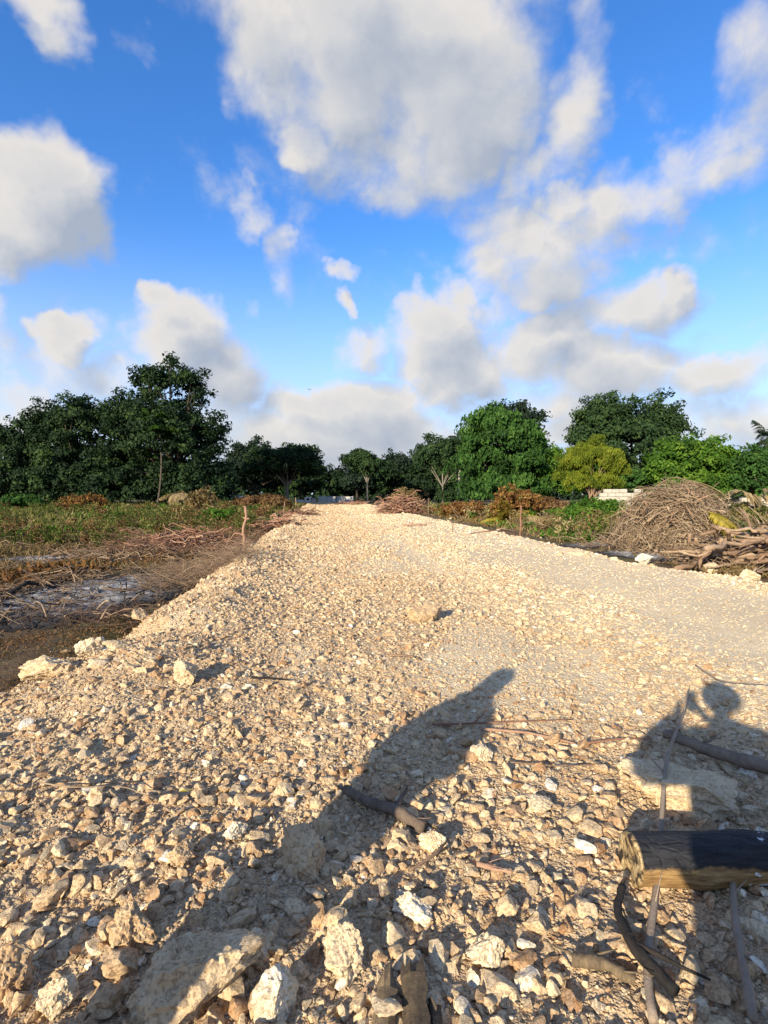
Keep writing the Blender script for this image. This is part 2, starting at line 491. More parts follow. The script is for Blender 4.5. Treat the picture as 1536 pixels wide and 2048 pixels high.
stone_material(); road_material(); field_material()
leaf_material('leaf_dark', [(0, (0.010, 0.022, 0.009)), (.6, (0.022, 0.045, 0.016)), (1, (0.050, 0.085, 0.022))], .2)  # dark green that also carries the shade over the left grove
leaf_material('leaf_blue', [(0, (0.012, 0.022, 0.014)), (.6, (0.022, 0.040, 0.022)), (1, (0.040, 0.060, 0.030))], .2)
leaf_material('leaf_mid', [(0, (0.020, 0.048, 0.010)), (.6, (0.040, 0.100, 0.018)), (1, (0.075, 0.150, 0.028))], .25)
leaf_material('leaf_mango', [(0, (0.016, 0.034, 0.012)), (.6, (0.032, 0.064, 0.020)), (1, (0.060, 0.100, 0.030))], .2)
leaf_material('leaf_bright', [(0, (0.035, 0.085, 0.010)), (.6, (0.080, 0.165, 0.018)), (1, (0.15, 0.24, 0.03))], .35)
leaf_material('leaf_yellow', [(0, (0.085, 0.115, 0.012)), (.6, (0.165, 0.205, 0.018)), (1, (0.26, 0.27, 0.03))], .35)
leaf_material('leaf_orange', [(0, (0.10, 0.045, 0.015)), (.5, (0.20, 0.095, 0.028)), (.85, (0.29, 0.15, 0.045)), (1, (0.20, 0.17, 0.05))], .25)
leaf_material('grass_green', [(0, (0.045, 0.060, 0.014)), (.4, (0.10, 0.115, 0.025)), (.7, (0.19, 0.175, 0.05)), (1, (0.33, 0.26, 0.12))], .35)
leaf_material('grass_dry', [(0, (0.13, 0.085, 0.035)), (.5, (0.24, 0.165, 0.07)), (1, (0.40, 0.30, 0.15))], .3)
leaf_material('weed_brown', [(0, (0.07, 0.035, 0.016)), (.5, (0.16, 0.085, 0.035)), (1, (0.27, 0.17, 0.075))], .2)
leaf_material('frond_yellow', [(0, (0.26, 0.20, 0.03)), (1, (0.45, 0.36, 0.06))], .35)
leaf_material('frond_green', [(0, (0.045, 0.10, 0.015)), (1, (0.10, 0.18, 0.03))], .3)
leaf_material('frond_dark', [(0, (0.022, 0.040, 0.020)), (1, (0.06, 0.085, 0.04))], .2)
leaf_material('frond_straw', [(0, (0.26, 0.18, 0.085)), (1, (0.46, 0.35, 0.19))], .3)
wood_material('bark_grey', [(.25, (0.10, 0.08, 0.06)), (.75, (0.30, 0.26, 0.20))])
wood_material('bark_pale', [(.25, (0.16, 0.13, 0.09)), (.75, (0.33, 0.28, 0.21))])
wood_material('bark_dark', [(.25, (0.035, 0.028, 0.02)), (.75, (0.10, 0.08, 0.06))])
wood_material('branch_brown', [(.2, (0.10, 0.058, 0.034)), (.5, (0.24, 0.15, 0.09)), (.85, (0.42, 0.31, 0.20))], 9)
wood_material('branch_red', [(.2, (0.10, 0.045, 0.030)), (.5, (0.25, 0.125, 0.075)), (.85, (0.42, 0.28, 0.18))], 9)
wood_material('twig_brown', [(.2, (0.09, 0.055, 0.032)), (.5, (0.22, 0.145, 0.085)), (.85, (0.40, 0.30, 0.19))], 9)
wood_material('stick_grey', [(.2, (0.11, 0.08, 0.055)), (.8, (0.36, 0.27, 0.19))], 14)
wood_material('split_wood', [(.25, (0.03, 0.022, 0.015)), (.55, (0.12, 0.085, 0.05)), (.85, (0.28, 0.20, 0.11))], 9, (5, 5, .7))
wood_material('branch_grey', [(.2, (0.06, 0.042, 0.030)), (.5, (0.16, 0.115, 0.08)), (.85, (0.30, 0.23, 0.16))], 12)
wood_material('charred_stick', [(.3, (0.012, 0.011, 0.010)), (.6, (0.05, 0.035, 0.025)), (.85, (0.26, 0.15, 0.06))], 7)


# ------------------------------------------------------------------ terrain
SLOPE = 0.121                         # the road runs slightly to the left of straight ahead


def road_u(X, Y):
    return X + SLOPE * Y


def road_rough(X, Y):
    """0 = compacted dust, 1 = loose rubble"""
    u = road_u(X, Y)
    n = fbm(X * .55, Y * .40, 31, 4)
    left = 1 - sstep(-.6, 2.6, u + 1.4 * n)
    midz = (1 - sstep(.8, 6.0, u + 1.8 * n)) * .70
    near = (1 - sstep(2.2, 6.0, Y + .35 * u + 1.6 * n)) * (1 - .25 * sstep(3, 6, u))
    right = sstep(6.2, 7.2, u + .5 * n) * .7
    base = np.maximum(np.maximum(left, midz), np.maximum(near, right))
    patch = sstep(.10, .45, fbm(X * .8 + 5, Y * .45, 77, 3)) * .75       # dusty patches in the rubble
    base = base * (1 - patch * (.25 + .6 * sstep(2.6, 4.5, Y)))
    track = np.exp(-((u - 2.3) / .55) ** 2) * sstep(7, 12, Y)
    return np.clip(base * (1 - .8 * track) + .07, 0, 1)


def road_h(X, Y):
    u = road_u(X, Y)
    n = fbm(X * .9, Y * .9, 11, 4)
    rr = road_rough(X, Y)
    h = .03 * fbm(X * .35, Y * .35, 5, 3)
    h = h + .12 * np.exp(-((u + 1.45) / .65) ** 2) * (.8 + 1.1 * n) * sstep(2.8, 4.5, Y)
    h = h + .10 * np.exp(-((u - 7.0 + .6 * sstep(8, 12, Y)) / .5) ** 2) * (.7 + 1.2 * n)
    h = h + rr * (.035 * fbm(X * 2.6, Y * 2.6, 21, 3) + .018 * fbm(X * 9, Y * 9, 23, 3))
    h = h - .04 * np.exp(-((u - 2.3) / .45) ** 2) - .035 * np.exp(-((u - 4.3) / .45) ** 2)
    e = .45 * n + .25 * fbm(X * 2.3, Y * 2.3, 14, 3)
    h = h - .75 * sstep(-1.45, -2.85, u + e + .75 * (1 - sstep(3, 8.5, Y))) - .65 * sstep(7.1, 8.5, u + e + .6 * sstep(8, 12, Y))
    end = sstep(93, 99, Y)
    return h - .6 * end


def field_h(X, Y):
    u = road_u(X, Y)
    lvl = np.where(u < 2.5, -.26 + .24 * sstep(14, 42, Y), -.11 + .08 * sstep(14, 40, Y))
    lvl = lvl + .06 * fbm(X * .4, Y * .4, 41, 4) + .02 * fbm(X * 2, Y * 2, 43, 3) * (np.abs(Y) < 60)
    under = sstep(-2.6, -1.4, u + .6 * (1 - sstep(3, 8.5, Y))) * sstep(7.8, 6.6, u + .6 * sstep(8, 12, Y)) * sstep(97, 94, Y)
    return lvl - .5 * under


def ground_h(X, Y):
    return np.maximum(road_h(X, Y), field_h(X, Y))


def gh(x, y):
    return float(ground_h(np.array([x], float), np.array([y], float))[0])


def grid_mesh(name, xs_of_y, ys, hfun, attr=None):
    ny = len(ys)
    X = np.stack([xs_of_y(y) for y in ys]); Y = np.repeat(np.asarray(ys)[:, None], X.shape[1], 1)
    Z = hfun(X, Y)
    nx = X.shape[1]
    V = np.stack([X, Y, Z], -1).reshape(-1, 3)
    i = np.arange(ny * nx).reshape(ny, nx)
    F = np.stack([i[:-1, :-1], i[:-1, 1:], i[1:, 1:], i[1:, :-1]], -1).reshape(-1, 4)
    at = {'rough': attr(X, Y).ravel()} if attr else None
    return mesh_np(name, V, F, True, at)


ys = np.concatenate([np.linspace(-7, .8, 80), np.geomspace(.82, 100, 430)])
us = np.linspace(-4.4, 9.6, 430)
road = link('gravel_road', grid_mesh('gravel_road', lambda y: us - SLOPE * y, ys, road_h, road_rough), MAT['crushed_coral'])
tag(road, 'wide new road of pale crushed coral stone running to the trees', kind='structure')

s = np.sinh(np.linspace(-6.2, 6.2, 300)) / np.sinh(6.2) * 3000
ysf = np.concatenate([-np.geomspace(2500, 12, 30), np.linspace(-10, 4, 30), np.geomspace(4.2, 3500, 260)])
ground = link('ground', grid_mesh('ground', lambda y: s - SLOPE * np.clip(y, 0, 100) + 2, ysf, field_h), MAT['field_soil'])
tag(ground, 'brown and green cleared field on both sides of the road', kind='structure')


# ------------------------------------------------------------------ rocks
def rock_mesh(name, seed, sub=3, squash=(1, .85, .65), cuts=9, lump=.13, pit=.05):
    r = random.Random(seed)
    bm = bmesh.new()
    bmesh.ops.create_icosphere(bm, subdivisions=sub, radius=1.0)
    planes = []
    for k in range(cuts):
        v = Vector((r.gauss(0, 1), r.gauss(0, 1), r.gauss(0, 1))).normalized()
        planes.append((v, r.uniform(.42, .80)))
    o = Vector((r.uniform(-50, 50), r.uniform(-50, 50), r.uniform(-50, 50)))
    for v in bm.verts:
        p = v.co.copy()
        for n, d in planes:
            q = p.dot(n)
            if q > d:
                p -= n * (q - d) * 1.0
        dirn = v.co.normalized()
        f = lump * mnoise.fractal(p * 1.7 + o, 1.0, 2.0, 3) + pit * mnoise.fractal(p * 5 + o, .7, 2.0, 4 if sub > 3 else 3)
        p += dirn * f
        v.co = Vector((p.x * squash[0], p.y * squash[1], p.z * squash[2]))
    mx_ = max(max(abs(v.co.x), abs(v.co.y)) for v in bm.verts)
    for v in bm.verts:
        v.co *= .5 / mx_
    for f in bm.faces:
        f.smooth = True
    me = bpy.data.meshes.new(name)
    bm.to_mesh(me); bm.free()
    me.set_sharp_from_angle(angle=R(26))
    me.materials.append(MAT['limestone'])
    return me


proto_col = bpy.data.collections.new('stone_shapes')
PROTO = []
for k in range(18):
    sq = (1, random.uniform(.68, .95), random.uniform(.5, .8))
    me = rock_mesh('stone', 100 + k, 3, sq, random.randint(12, 20), random.uniform(.03, .11), random.uniform(.05, .10))
    PROTO.append(me)
    po = bpy.data.objects.new('stone_shape', me)
    proto_col.objects.link(po)


def tint_of(X, Y, n):
    u = road_u(X, Y)
    t = .43 + .22 * sstep(0, 6, u + 1.5 * fbm(X * .4, Y * .4, 61, 3)) + .10 * fbm(X * .9, Y * .9, 62, 3)
    t = t + rng.normal(0, .13, n)
    t = np.where(rng.random(n) < .035, rng.uniform(.80, .95, n), t)
    t = np.where(rng.random(n) < .07, rng.uniform(.02, .22, n), t)
    return np.clip(t, 0, 1)


def power(n, lo, hi, k):
    q = rng.random(n)
    e = 1 - k
    return (lo ** e + q * (hi ** e - lo ** e)) ** (1 / e)


pts, scl, rot, tin = [], [], [], []
edges = [-3.5, -1.5, -.4, .25, .6, 1.0, 1.35, 1.8, 2.4, 3.2, 4.3, 5.8, 7.8, 10.5, 14, 19, 26, 36, 55, 92]
for z0, z1 in zip(edges[:-1], edges[1:]):
    zc = (z0 + z1) / 2
    lo = max(.0115, .0044 * zc) if zc > .8 else (.02 if zc > 0 else .032); hi = np.interp(zc, [1, 2.4, 4, 10, 40], [.145, .13, .11, .11, .16])
    kk = float(np.interp(zc, [1, 2.6, 5], [2.05, 2.35, 2.9]))
    s_ = power(20000, lo, hi, kk)
    cover = np.mean(math.pi / 4 * s_ ** 2 * .8)
    hw = max(.80 * z1 + .9, 3.2)
    x0 = max(-4.4 - SLOPE * zc, -hw); x1 = min(9.2 - SLOPE * zc, hw)
    area = (x1 - x0) * (z1 - z0)
    n = int(area * float(np.interp(zc, [2, 5], [1.75, 1.25])) / cover)
    n = min(n, 42000)
    X = rng.uniform(x0, x1, n); Y = rng.uniform(z0, z1, n); S = power(n, lo, hi, kk)
    rr = road_rough(X, Y)
    keep = rng.random(n) < np.clip(.70 + rr * .6, .70, 1) * np.where(S > .5 * hi, .55 + .45 * rr, 1)
    keep &= road_h(X, Y) > field_h(X, Y) - .03
    keep &= ~(S > lo * 1.45 + .17 * sstep(.18, .6, rr) * (.4 + .6 * rng.random(n)))
    X, Y, S = X[keep], Y[keep], S[keep]
    pts.append(np.stack([X, Y], -1)); scl.append(S)
P2 = np.concatenate(pts); S1 = np.concatenate(scl)
# bigger stones pushed to both edges by the grader
n = 700
Ye = np.exp(rng.uniform(math.log(4), math.log(60), n)); side = rng.random(n) < .5
uu = np.where(side, -1.6 + rng.normal(0, .35, n), 6.95 - .6 * sstep(8, 12, Ye) + rng.normal(0, .28, n))
P2 = np.concatenate([P2, np.stack([uu - SLOPE * Ye, Ye], -1)]); S1 = np.concatenate([S1, power(n, .07, .30, 2.4) * np.clip(Ye / 14, .65, 1.3)])
# loose scatter of stones fallen off the road onto the field
n = 500
Yf = np.exp(rng.uniform(math.log(3), math.log(45), n)); side = rng.random(n) < .6
uu = np.where(side, -2.2 - np.abs(rng.normal(0, .5, n)), 7.6 + np.abs(rng.normal(0, .6, n)))
P2 = np.concatenate([P2, np.stack([uu - SLOPE * Yf, Yf], -1)]); S1 = np.concatenate([S1, power(n, .02, .18, 2.2) * np.clip(Yf / 8, .6, 1.5)])


def stone_layer(P2, S1, name):
    n = len(P2)
    X, Y = P2[:, 0], P2[:, 1]
    flat = rng.uniform(.62, 1.0, n)
    sc3 = np.stack([S1 * rng.uniform(.85, 1.15, n), S1 * rng.uniform(.8, 1.1, n), S1 * flat], -1)
    smooth = 1 - sstep(.15, .45, road_rough(X, Y))
    Z = ground_h(X, Y) + S1 * (rng.uniform(-.24, .10, n) - .10 * smooth + .13 * (1 - sstep(2.2, 4.2, Y)))
    eu = np.stack([rng.normal(0, .38, n), rng.normal(0, .38, n), rng.uniform(0, 6.283, n)], -1)
    tumbled = rng.random(n) < .35
    eu[tumbled, 0] = rng.uniform(0, 6.283, tumbled.sum())
    me = mesh_np(name, np.stack([X, Y, Z], -1), [], attrs={'rot': eu, 'scl': sc3, 'pick': rng.integers(0, len(PROTO), n), 'tint': tint_of(X, Y, n)})
    return me, np.stack([X, Y, Z], -1), eu, sc3


# the 280 largest as they show become stones of their own
app = S1 / np.maximum(P2[:, 1], .9)
vis = (np.abs(P2[:, 0]) < .74 * P2[:, 1]) & (P2[:, 1] > 1.36)
order = np.argsort(-np.where(vis, app, 0))
top = order[:280]
rest = np.setdiff1d(np.arange(len(P2)), top)
me, V, eu, sc3 = stone_layer(P2[top], S1[top], 'stone')
tt = np.empty(len(top), np.float32); me.attributes['tint'].data.foreach_get('value', tt)
pk = rng.integers(0, len(PROTO), len(top))
for k in range(len(top)):
    o = bpy.data.objects.new('stone', PROTO[pk[k]])
    o.location = V[k]; o.rotation_euler = eu[k]; o.scale = sc3[k]
    o['tint'] = float(tt[k])
    o.parent = road
    COL.objects.link(o)
bpy.data.meshes.remove(me)
me, V, eu, sc3 = stone_layer(P2[rest], S1[rest], 'rubble')
rubble = link('rubble', me, None, road)
rubble['kind'] = 'stuff'
print('rubble stones', len(rest))


def scatter_tree():
    g = bpy.data.node_groups.new('scatter_stones', 'GeometryNodeTree')
    g.interface.new_socket('Geometry', in_out='INPUT', socket_type='NodeSocketGeometry')
    g.interface.new_socket('Geometry', in_out='OUTPUT', socket_type='NodeSocketGeometry')
    gi = N(g, 'NodeGroupInput'); go = N(g, 'NodeGroupOutput')
    ci = N(g, 'GeometryNodeCollectionInfo'); ci.inputs['Collection'].default_value = proto_col
    ci.inputs['Separate Children'].default_value = True; ci.inputs['Reset Children'].default_value = True
    ip = N(g, 'GeometryNodeInstanceOnPoints'); ip.inputs['Pick Instance'].default_value = True

    def na(name, t):
        a = N(g, 'GeometryNodeInputNamedAttribute', data_type=t); a.inputs['Name'].default_value = name
        return a.outputs['Attribute']
    L(g, gi.outputs[0], ip.inputs['Points']); L(g, ci.outputs[0], ip.inputs['Instance'])
    L(g, na('pick', 'INT'), ip.inputs['Instance Index'])
    er = N(g, 'FunctionNodeEulerToRotation'); L(g, na('rot', 'FLOAT_VECTOR'), er.inputs[0])
    L(g, er.outputs[0], ip.inputs['Rotation'])
    L(g, na('scl', 'FLOAT_VECTOR'), ip.inputs['Scale'])
    L(g, ip.outputs[0], go.inputs[0])
    return g


md = rubble.modifiers.new('scatter', 'NODES')
md.node_group = scatter_tree()

# rocks one can name
ROCKS = [  # x, y, size xyz, rz, tilt, tint, sink, label, seed
    (1.50, 2.58, (.84, .58, .30), .30, (.08, -.04), .60, .30, 'broad flat pale slab lying behind the charred log', 1),
    (-.57, 1.52, (.46, .34, .30), .4, (.1, .1), .45, .35, 'largest dark grey rock in the shadow at the bottom edge', 2),
    (-.33, 2.07, (.22, .27, .17), .5, (.5, .2), .40, .25, 'tan flat-faced rock tilted up inside the left shadow', 3),
    (-.13, 1.60, (.13, .20, .13), .35, (.2, .2), .66, .2, 'elongated cream rock with grey flank left of the split wood', 4),
    (-.30, 1.47, (.19, .16, .16), 1.2, (.3, 0), .80, .2, 'sunlit pale wedge of rock at the bottom edge, left of centre', 5),
    (.09, 1.83, (.18, .12, .11), -.35, (.1, .25), .84, .2, 'white broken rock with a dark hollow on its right', 6),
    (.20, 2.20, (.14, .12, .13), .1, (.1, .1), .82, .2, 'square pale block beside the curved twig', 7),
    (.46, 6.25, (.52, .36, .30), .3, (.1, .15), .36, .25, 'brown block standing alone in the middle of the road', 8),
    (-2.70, 4.76, (.28, .24, .26), 1.0, (.2, .1), .80, .1, 'whitish round boulder on the left edge of the road', 9),
    (-2.80, 4.32, (.62, .28, .28), .12, (.1, .08), .55, .25, 'long knobbly block at the left edge below the white boulder', 10),
    (-2.42, 4.70, (.32, .14, .12), .9, (.1, .1), .66, .1, 'narrow slanted stone just right of the white boulder', 11),
    (-2.88, 6.22, (.30, .22, .22), .5, (.3, .3), .42, .1, 'orange-tan wedge of rock at the road edge by the ash', 12),
    (.31, 3.24, (.095, .075, .06), .1, (.1, .1), .02, .2, 'small red-brown brick-like stone inside the left shadow', 13),
    (-.66, 2.27, (.115, .10, .11), .3, (.2, .1), .93, .15, 'bright white cube-like stone left of the shadow', 14),
    (-1.15, 1.56, (.13, .14, .15), .2, (.1, .1), .22, .2, 'orange lump of rock cut by the left bottom corner', 15),
    (-.98, 1.50, (.14, .12, .13), .9, (.2, .1), .72, .2, 'pale ochre round rock near the left bottom corner', 16),
    (.56, 2.97, (.14, .12, .13), .2, (.1, .1), .86, .2, 'round cream stone at the right rim of the left shadow', 17),
    (5.90, 11.85, (.50, .36, .34), .2, (.1, .1), .98, .1, 'white rock on the right edge before the grey ash', 18),
    (6.55, 10.45, (.44, .30, .34), 1.2, (.3, .2), .72, .1, 'upright cream rock below the stacked branches', 19),
    (6.38, 9.15, (.50, .36, .30), .6, (.1, .1), .74, .1, 'rough pale rock at the right edge of the picture below the branches', 20),
    (-.82, 2.10, (.17, .12, .10), .1, (.2, .3), .36, .2, 'half-round ochre stone in front of the bright white one', 21),
    (.34, 1.65, (.16, .13, .13), .5, (.1, .2), .78, .2, 'cream rock stained orange, right of the split wood', 22),
    (-1.55, 4.05, (.30, .24, .20), .4, (.2, .1), .56, .2, 'bulky pale rock on the rubble slope above the fallen twig', 23),
    (-.85, 1.72, (.26, .16, .15), -.5, (.1, .2), .28, .2, 'orange crumbling rock on the left above the dark rock', 24),
    (.74, 2.47, (.17, .13, .08), .5, (.05, .1), .74, .3, 'flat pale stone left of the slab', 25),
]
for x, y, sz, rz, tl, tn, sink, lab, sd_ in ROCKS:
    me = rock_mesh('rock', 500 + sd_, 5, (1, 1, 1), 13, .11, .10)
    o = link('rock', me)
    o.location = (x, y, gh(x, y) + sz[2] * (.5 - sink))
    o.rotation_euler = (tl[0], tl[1], rz)
    o.scale = sz
    o['tint'] = tn
    tag(o, lab, 'rock', 'large loose rocks of the new road')


# ------------------------------------------------------------------ foliage builders
def leaf_mesh(name, C, D, Nn, size, aspect, shade, mat):
    """one folded diamond leaf per point: C centres, D direction of the midrib, Nn rough normal"""
    D = unit(D); S = unit(np.cross(Nn, D)); U = np.cross(D, S)
    s = size[:, None]; w = (size * aspect)[:, None]
    a = C - D * s * .5
    t = C + D * s * .5 - U * s * .12
    l = C + S * w * .5 + U * s * .08 - D * s * .05
    r = C - S * w * .5 + U * s * .08 - D * s * .05
    V = np.stack([a, l, t, r], 1).reshape(-1, 3)
    F = np.arange(len(V)).reshape(-1, 4)
    me = mesh_np(name, V, F, False, {'shade': np.repeat(shade, 4)})
    me.materials.append(mat)
    return me


def rand_dirs(r, n):
    return unit(r.normal(0, 1, (n, 3)))


def curve_pts(p0, p1, n, bow, r):
    p0 = np.array(p0, float); p1 = np.array(p1, float)
    t = np.linspace(0, 1, n)[:, None]
    mid = (p0 + p1) / 2 + np.array(bow) + r.normal(0, .04, 3) * np.linalg.norm(p1 - p0)
    return (1 - t) ** 2 * p0 + 2 * t * (1 - t) * mid + t * t * p1


def tree(name, label, cat, x, y, lobes, leafmat, barkmat, leaf=.34, cover=2.0, trunk=.22, clump=None, fork=.32, seed=0, group=None,
         aspect=.55, cap=26000, openness=0., droop=.0, limbs=12, crown_name='crown', trunk_name='trunk', lean=0., stems=1):
    """lobes: (X, Z, rx, rz[, dy]) in metres, X and Z in world, dy towards the back"""
    r = np.random.default_rng(900 + seed)
    z0 = gh(x, y) - .05
    root = empty(name, (x, y, z0))
    Lb = [(l[0] - x, (l[4] if len(l) > 4 else 0.), l[1] - z0, l[2], l[2] * .9, l[3]) for l in lobes]
    areas = np.array([4 * math.pi * ((l[3] * l[4]) ** 1.6 / 3 + (l[3] * l[5]) ** 1.6 / 3 + (l[4] * l[5]) ** 1.6 / 3) ** (1 / 1.6) for l in Lb])
    rbar = float(np.mean([l[3] for l in Lb]))
    cr = clump or rbar * .26
    ncl = int(max(14, areas.sum() / (cr * cr * 1.9)))
    which = r.choice(len(Lb), ncl, p=areas / areas.sum())
    Lc = np.array(Lb)[which]
    d = rand_dirs(r, ncl)
    d[:, 2] = np.where(d[:, 2] < -.35, -d[:, 2] * .6, d[:, 2])
    rad = np.where(r.random(ncl) < .18, r.uniform(1.0, 1.2, ncl), r.uniform(.6, 1.03, ncl))
    CC = Lc[:, :3] + d * Lc[:, 3:6] * rad[:, None]
    CC[:, 2] = np.maximum(CC[:, 2], .25)
    kr = cr * r.uniform(.65, 1.35, ncl)
    if openness > 0:
        keep = r.random(ncl) > openness
        CC, d, kr = CC[keep], d[keep], kr[keep]; ncl = len(CC)
    nl = int(min(cap, cover * areas.sum() / (leaf * leaf * aspect * .5)))
    pk = r.choice(ncl, nl, p=kr ** 2 / (kr ** 2).sum())
    off = rand_dirs(r, nl) * (r.random(nl) ** .45)[:, None] * kr[pk][:, None] * np.array([1, 1, .72])
    C = CC[pk] + off
    C[:, 2] = np.maximum(C[:, 2], .05)
    Nn = unit(d[pk] * .5 + off / kr[pk][:, None] * .6 + np.array([0, 0, .35]) + r.normal(0, .45, (nl, 3)))
    D = np.cross(Nn, rand_dirs(r, nl)) + np.array([0, 0, -.25 - droop])
    shade = np.clip(.45 + .27 * r.normal(0, 1, ncl)[pk] + .18 * r.normal(0, 1, nl), 0, 1)
    sz = leaf * r.uniform(.5, 1.5, nl)
    link(crown_name, leaf_mesh(crown_name, C, D, Nn, sz, aspect, shade, MAT[leafmat]), None, root)
    # trunk and limbs
    H = max(l[2] for l in Lb)
    fz = fork * H
    P, Q = [], []
    n = 7
    tops = []
    for k in range(stems):
        fx = np.array([lean * fz + (0 if stems == 1 else r.normal(0, .35)), r.normal(0, .05) if stems == 1 else r.normal(0, .3), fz])
        b0 = np.array([0, 0, -.1]) if stems == 1 else np.array([r.normal(0, .15), r.normal(0, .15), -.1])
        P.append(curve_pts(b0, fx, n, (r.normal(0, .03) * fz, 0, 0), r)); Q.append(np.linspace(trunk * 1.25, trunk * .8, n)); tops.append(fx)
    sel = r.choice(ncl, min(limbs, ncl), replace=False)
    for i, k in enumerate(sel):
        f0 = tops[i % stems]
        e = CC[k] * np.array([.94, .94, 1]) - d[k] * kr[k] * .2
        P.append(curve_pts(f0, e, n, (0, 0, .12 * np.linalg.norm(e - f0)), r)); Q.append(np.linspace(trunk * .55, trunk * .09, n))
        for j in range(2):
            k2 = np.argsort(((CC - CC[k]) ** 2).sum(1))[1 + j * 2] if ncl > 4 else k
            m0 = P[-1 - j][4]
            P.append(curve_pts(m0, CC[k2], n, (0, 0, .08 * np.linalg.norm(CC[k2] - m0)), r)); Q.append(np.linspace(trunk * .26, trunk * .06, n))
    V, F = tubes_np(np.array(P), np.array(Q), 6, False)
    link(trunk_name, mesh_np(trunk_name, V, F), MAT[barkmat], root)
    tag(root, label, cat, group)
    return root


G1 = 'trees beyond the cleared field'
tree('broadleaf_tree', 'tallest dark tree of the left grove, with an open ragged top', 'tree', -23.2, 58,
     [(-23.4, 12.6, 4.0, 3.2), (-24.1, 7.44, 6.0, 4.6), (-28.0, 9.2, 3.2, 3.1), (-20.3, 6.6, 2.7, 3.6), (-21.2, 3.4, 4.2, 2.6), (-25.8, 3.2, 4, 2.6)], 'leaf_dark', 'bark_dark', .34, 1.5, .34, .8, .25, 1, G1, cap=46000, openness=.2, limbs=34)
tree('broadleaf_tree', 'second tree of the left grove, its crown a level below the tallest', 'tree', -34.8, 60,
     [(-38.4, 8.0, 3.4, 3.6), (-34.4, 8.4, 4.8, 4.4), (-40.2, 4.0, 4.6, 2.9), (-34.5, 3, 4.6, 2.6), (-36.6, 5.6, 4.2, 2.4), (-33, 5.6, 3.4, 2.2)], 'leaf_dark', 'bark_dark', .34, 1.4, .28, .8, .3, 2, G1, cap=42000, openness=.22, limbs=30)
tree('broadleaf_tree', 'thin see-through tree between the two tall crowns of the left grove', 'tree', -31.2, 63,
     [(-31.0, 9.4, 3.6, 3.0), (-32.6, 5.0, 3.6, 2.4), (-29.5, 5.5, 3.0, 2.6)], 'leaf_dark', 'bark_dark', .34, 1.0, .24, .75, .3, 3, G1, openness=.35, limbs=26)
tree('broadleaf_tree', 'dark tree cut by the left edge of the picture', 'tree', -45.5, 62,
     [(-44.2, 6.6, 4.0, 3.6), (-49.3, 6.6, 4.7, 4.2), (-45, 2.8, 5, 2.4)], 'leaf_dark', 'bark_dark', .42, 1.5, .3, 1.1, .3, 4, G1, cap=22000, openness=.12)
tree('broadleaf_tree', 'blue-dark tree right of the left grove, behind the spreading one', 'tree', -21.4, 86,
     [(-21.2, 6.9, 4.6, 3.6), (-24.6, 4.2, 3.4, 3.2), (-18.6, 3.5, 3.4, 3.0)], 'leaf_blue', 'bark_dark', .48, 1.5, .28, .85, .3, 5, G1, cap=18000, openness=.28)
tree('spreading_tree', 'flat-topped spreading tree with pale curved limbs left of the road end', 'tree', -14.4, 78,
     [(-14.9, 6.0, 5.2, 2.4), (-11.4, 4.7, 2.6, 1.8), (-17.9, 4.6, 2.6, 1.8), (-13, 7.0, 3.2, 1.5)], 'leaf_dark', 'bark_pale', .40, 1.7, .26, .95, .38, 6, G1, cap=20000, openness=.1, limbs=9)
tree('slender_tree', 'slender pale-stemmed tree straight ahead, right of the low wall', 'tree', -2.7, 86,
     [(-2.6, 6.0, 2.7, 2.0), (-4.3, 6.9, 2.3, 1.7), (-1.4, 5.2, 1.8, 1.3)], 'leaf_mango', 'bark_pale', .42, 2.2, .12, .7, .45, 7, G1, openness=.2, limbs=6)
tree('slender_tree', 'thin tree with bare fanned pale branches left of the big round tree', 'tree', 6.7, 60,
     [(6.8, 6.5, 2.8, 1.5), (8.6, 5.0, 1.9, 1.6), (4.8, 5.3, 1.7, 1.3), (6.6, 5.2, 2.0, 1.2)], 'leaf_mango', 'bark_grey', .32, 1.4, .09, .6, .36, 8, G1, openness=.25, limbs=9)
tree('round_tree', 'big round bright green tree right of the road', 'tree', 10.3, 45,
     [(10.12, 5.2, 3.5, 3.3), (8.2, 3.7, 2.3, 2.2), (12.0, 3.4, 1.7, 2.2), (9.9, 7.2, 2.3, 1.6), (10.2, 1.8, 3.4, 1.6, -.4)], 'leaf_mid', 'bark_grey', .34, 2.6, .25, .62, .2, 9, G1, cap=34000, aspect=.5, droop=.6)
tree('broadleaf_tree', 'dark sparse tree top rising behind the big round tree', 'tree', 13.2, 53,
     [(13.6, 8.6, 2.3, 1.8), (15.0, 5.9, 1.4, 2.0), (11.2, 9.3, 2.0, 1.1), (13, 4, 2.4, 2.2)], 'leaf_blue', 'bark_dark', .36, 1.1, .2, .75, .3, 10, G1, openness=.3)
tree('feathery_tree', 'yellow-green feathery tree with several stems right of the round tree', 'tree', 15.0, 38,
     [(15.1, 3.9, 1.5, 1.5), (13.7, 3.1, 1.1, 1.5), (16.6, 3.3, 1.0, 1.2), (14.4, 2.2, 1.3, 1.2), (15.9, 2.2, 1.2, 1.2), (14.2, 4.3, .8, .8)], 'leaf_yellow', 'branch_brown', .19, 1.5, .07, .34, .3, 11, G1, cap=28000, openness=.18, aspect=.28, droop=1.4, stems=5, limbs=20)
tree('bushy_tree', 'bright green bushy tree between the round tree and the yellow-green one', 'tree', 14.5, 46,
     [(14.5, 3.9, 2.0, 1.7), (14.9, 2.3, 2.3, 1.6), (13.2, 2.6, 1.5, 1.6)], 'leaf_bright', 'bark_grey', .30, 2.0, .14, .55, .3, 12, G1)
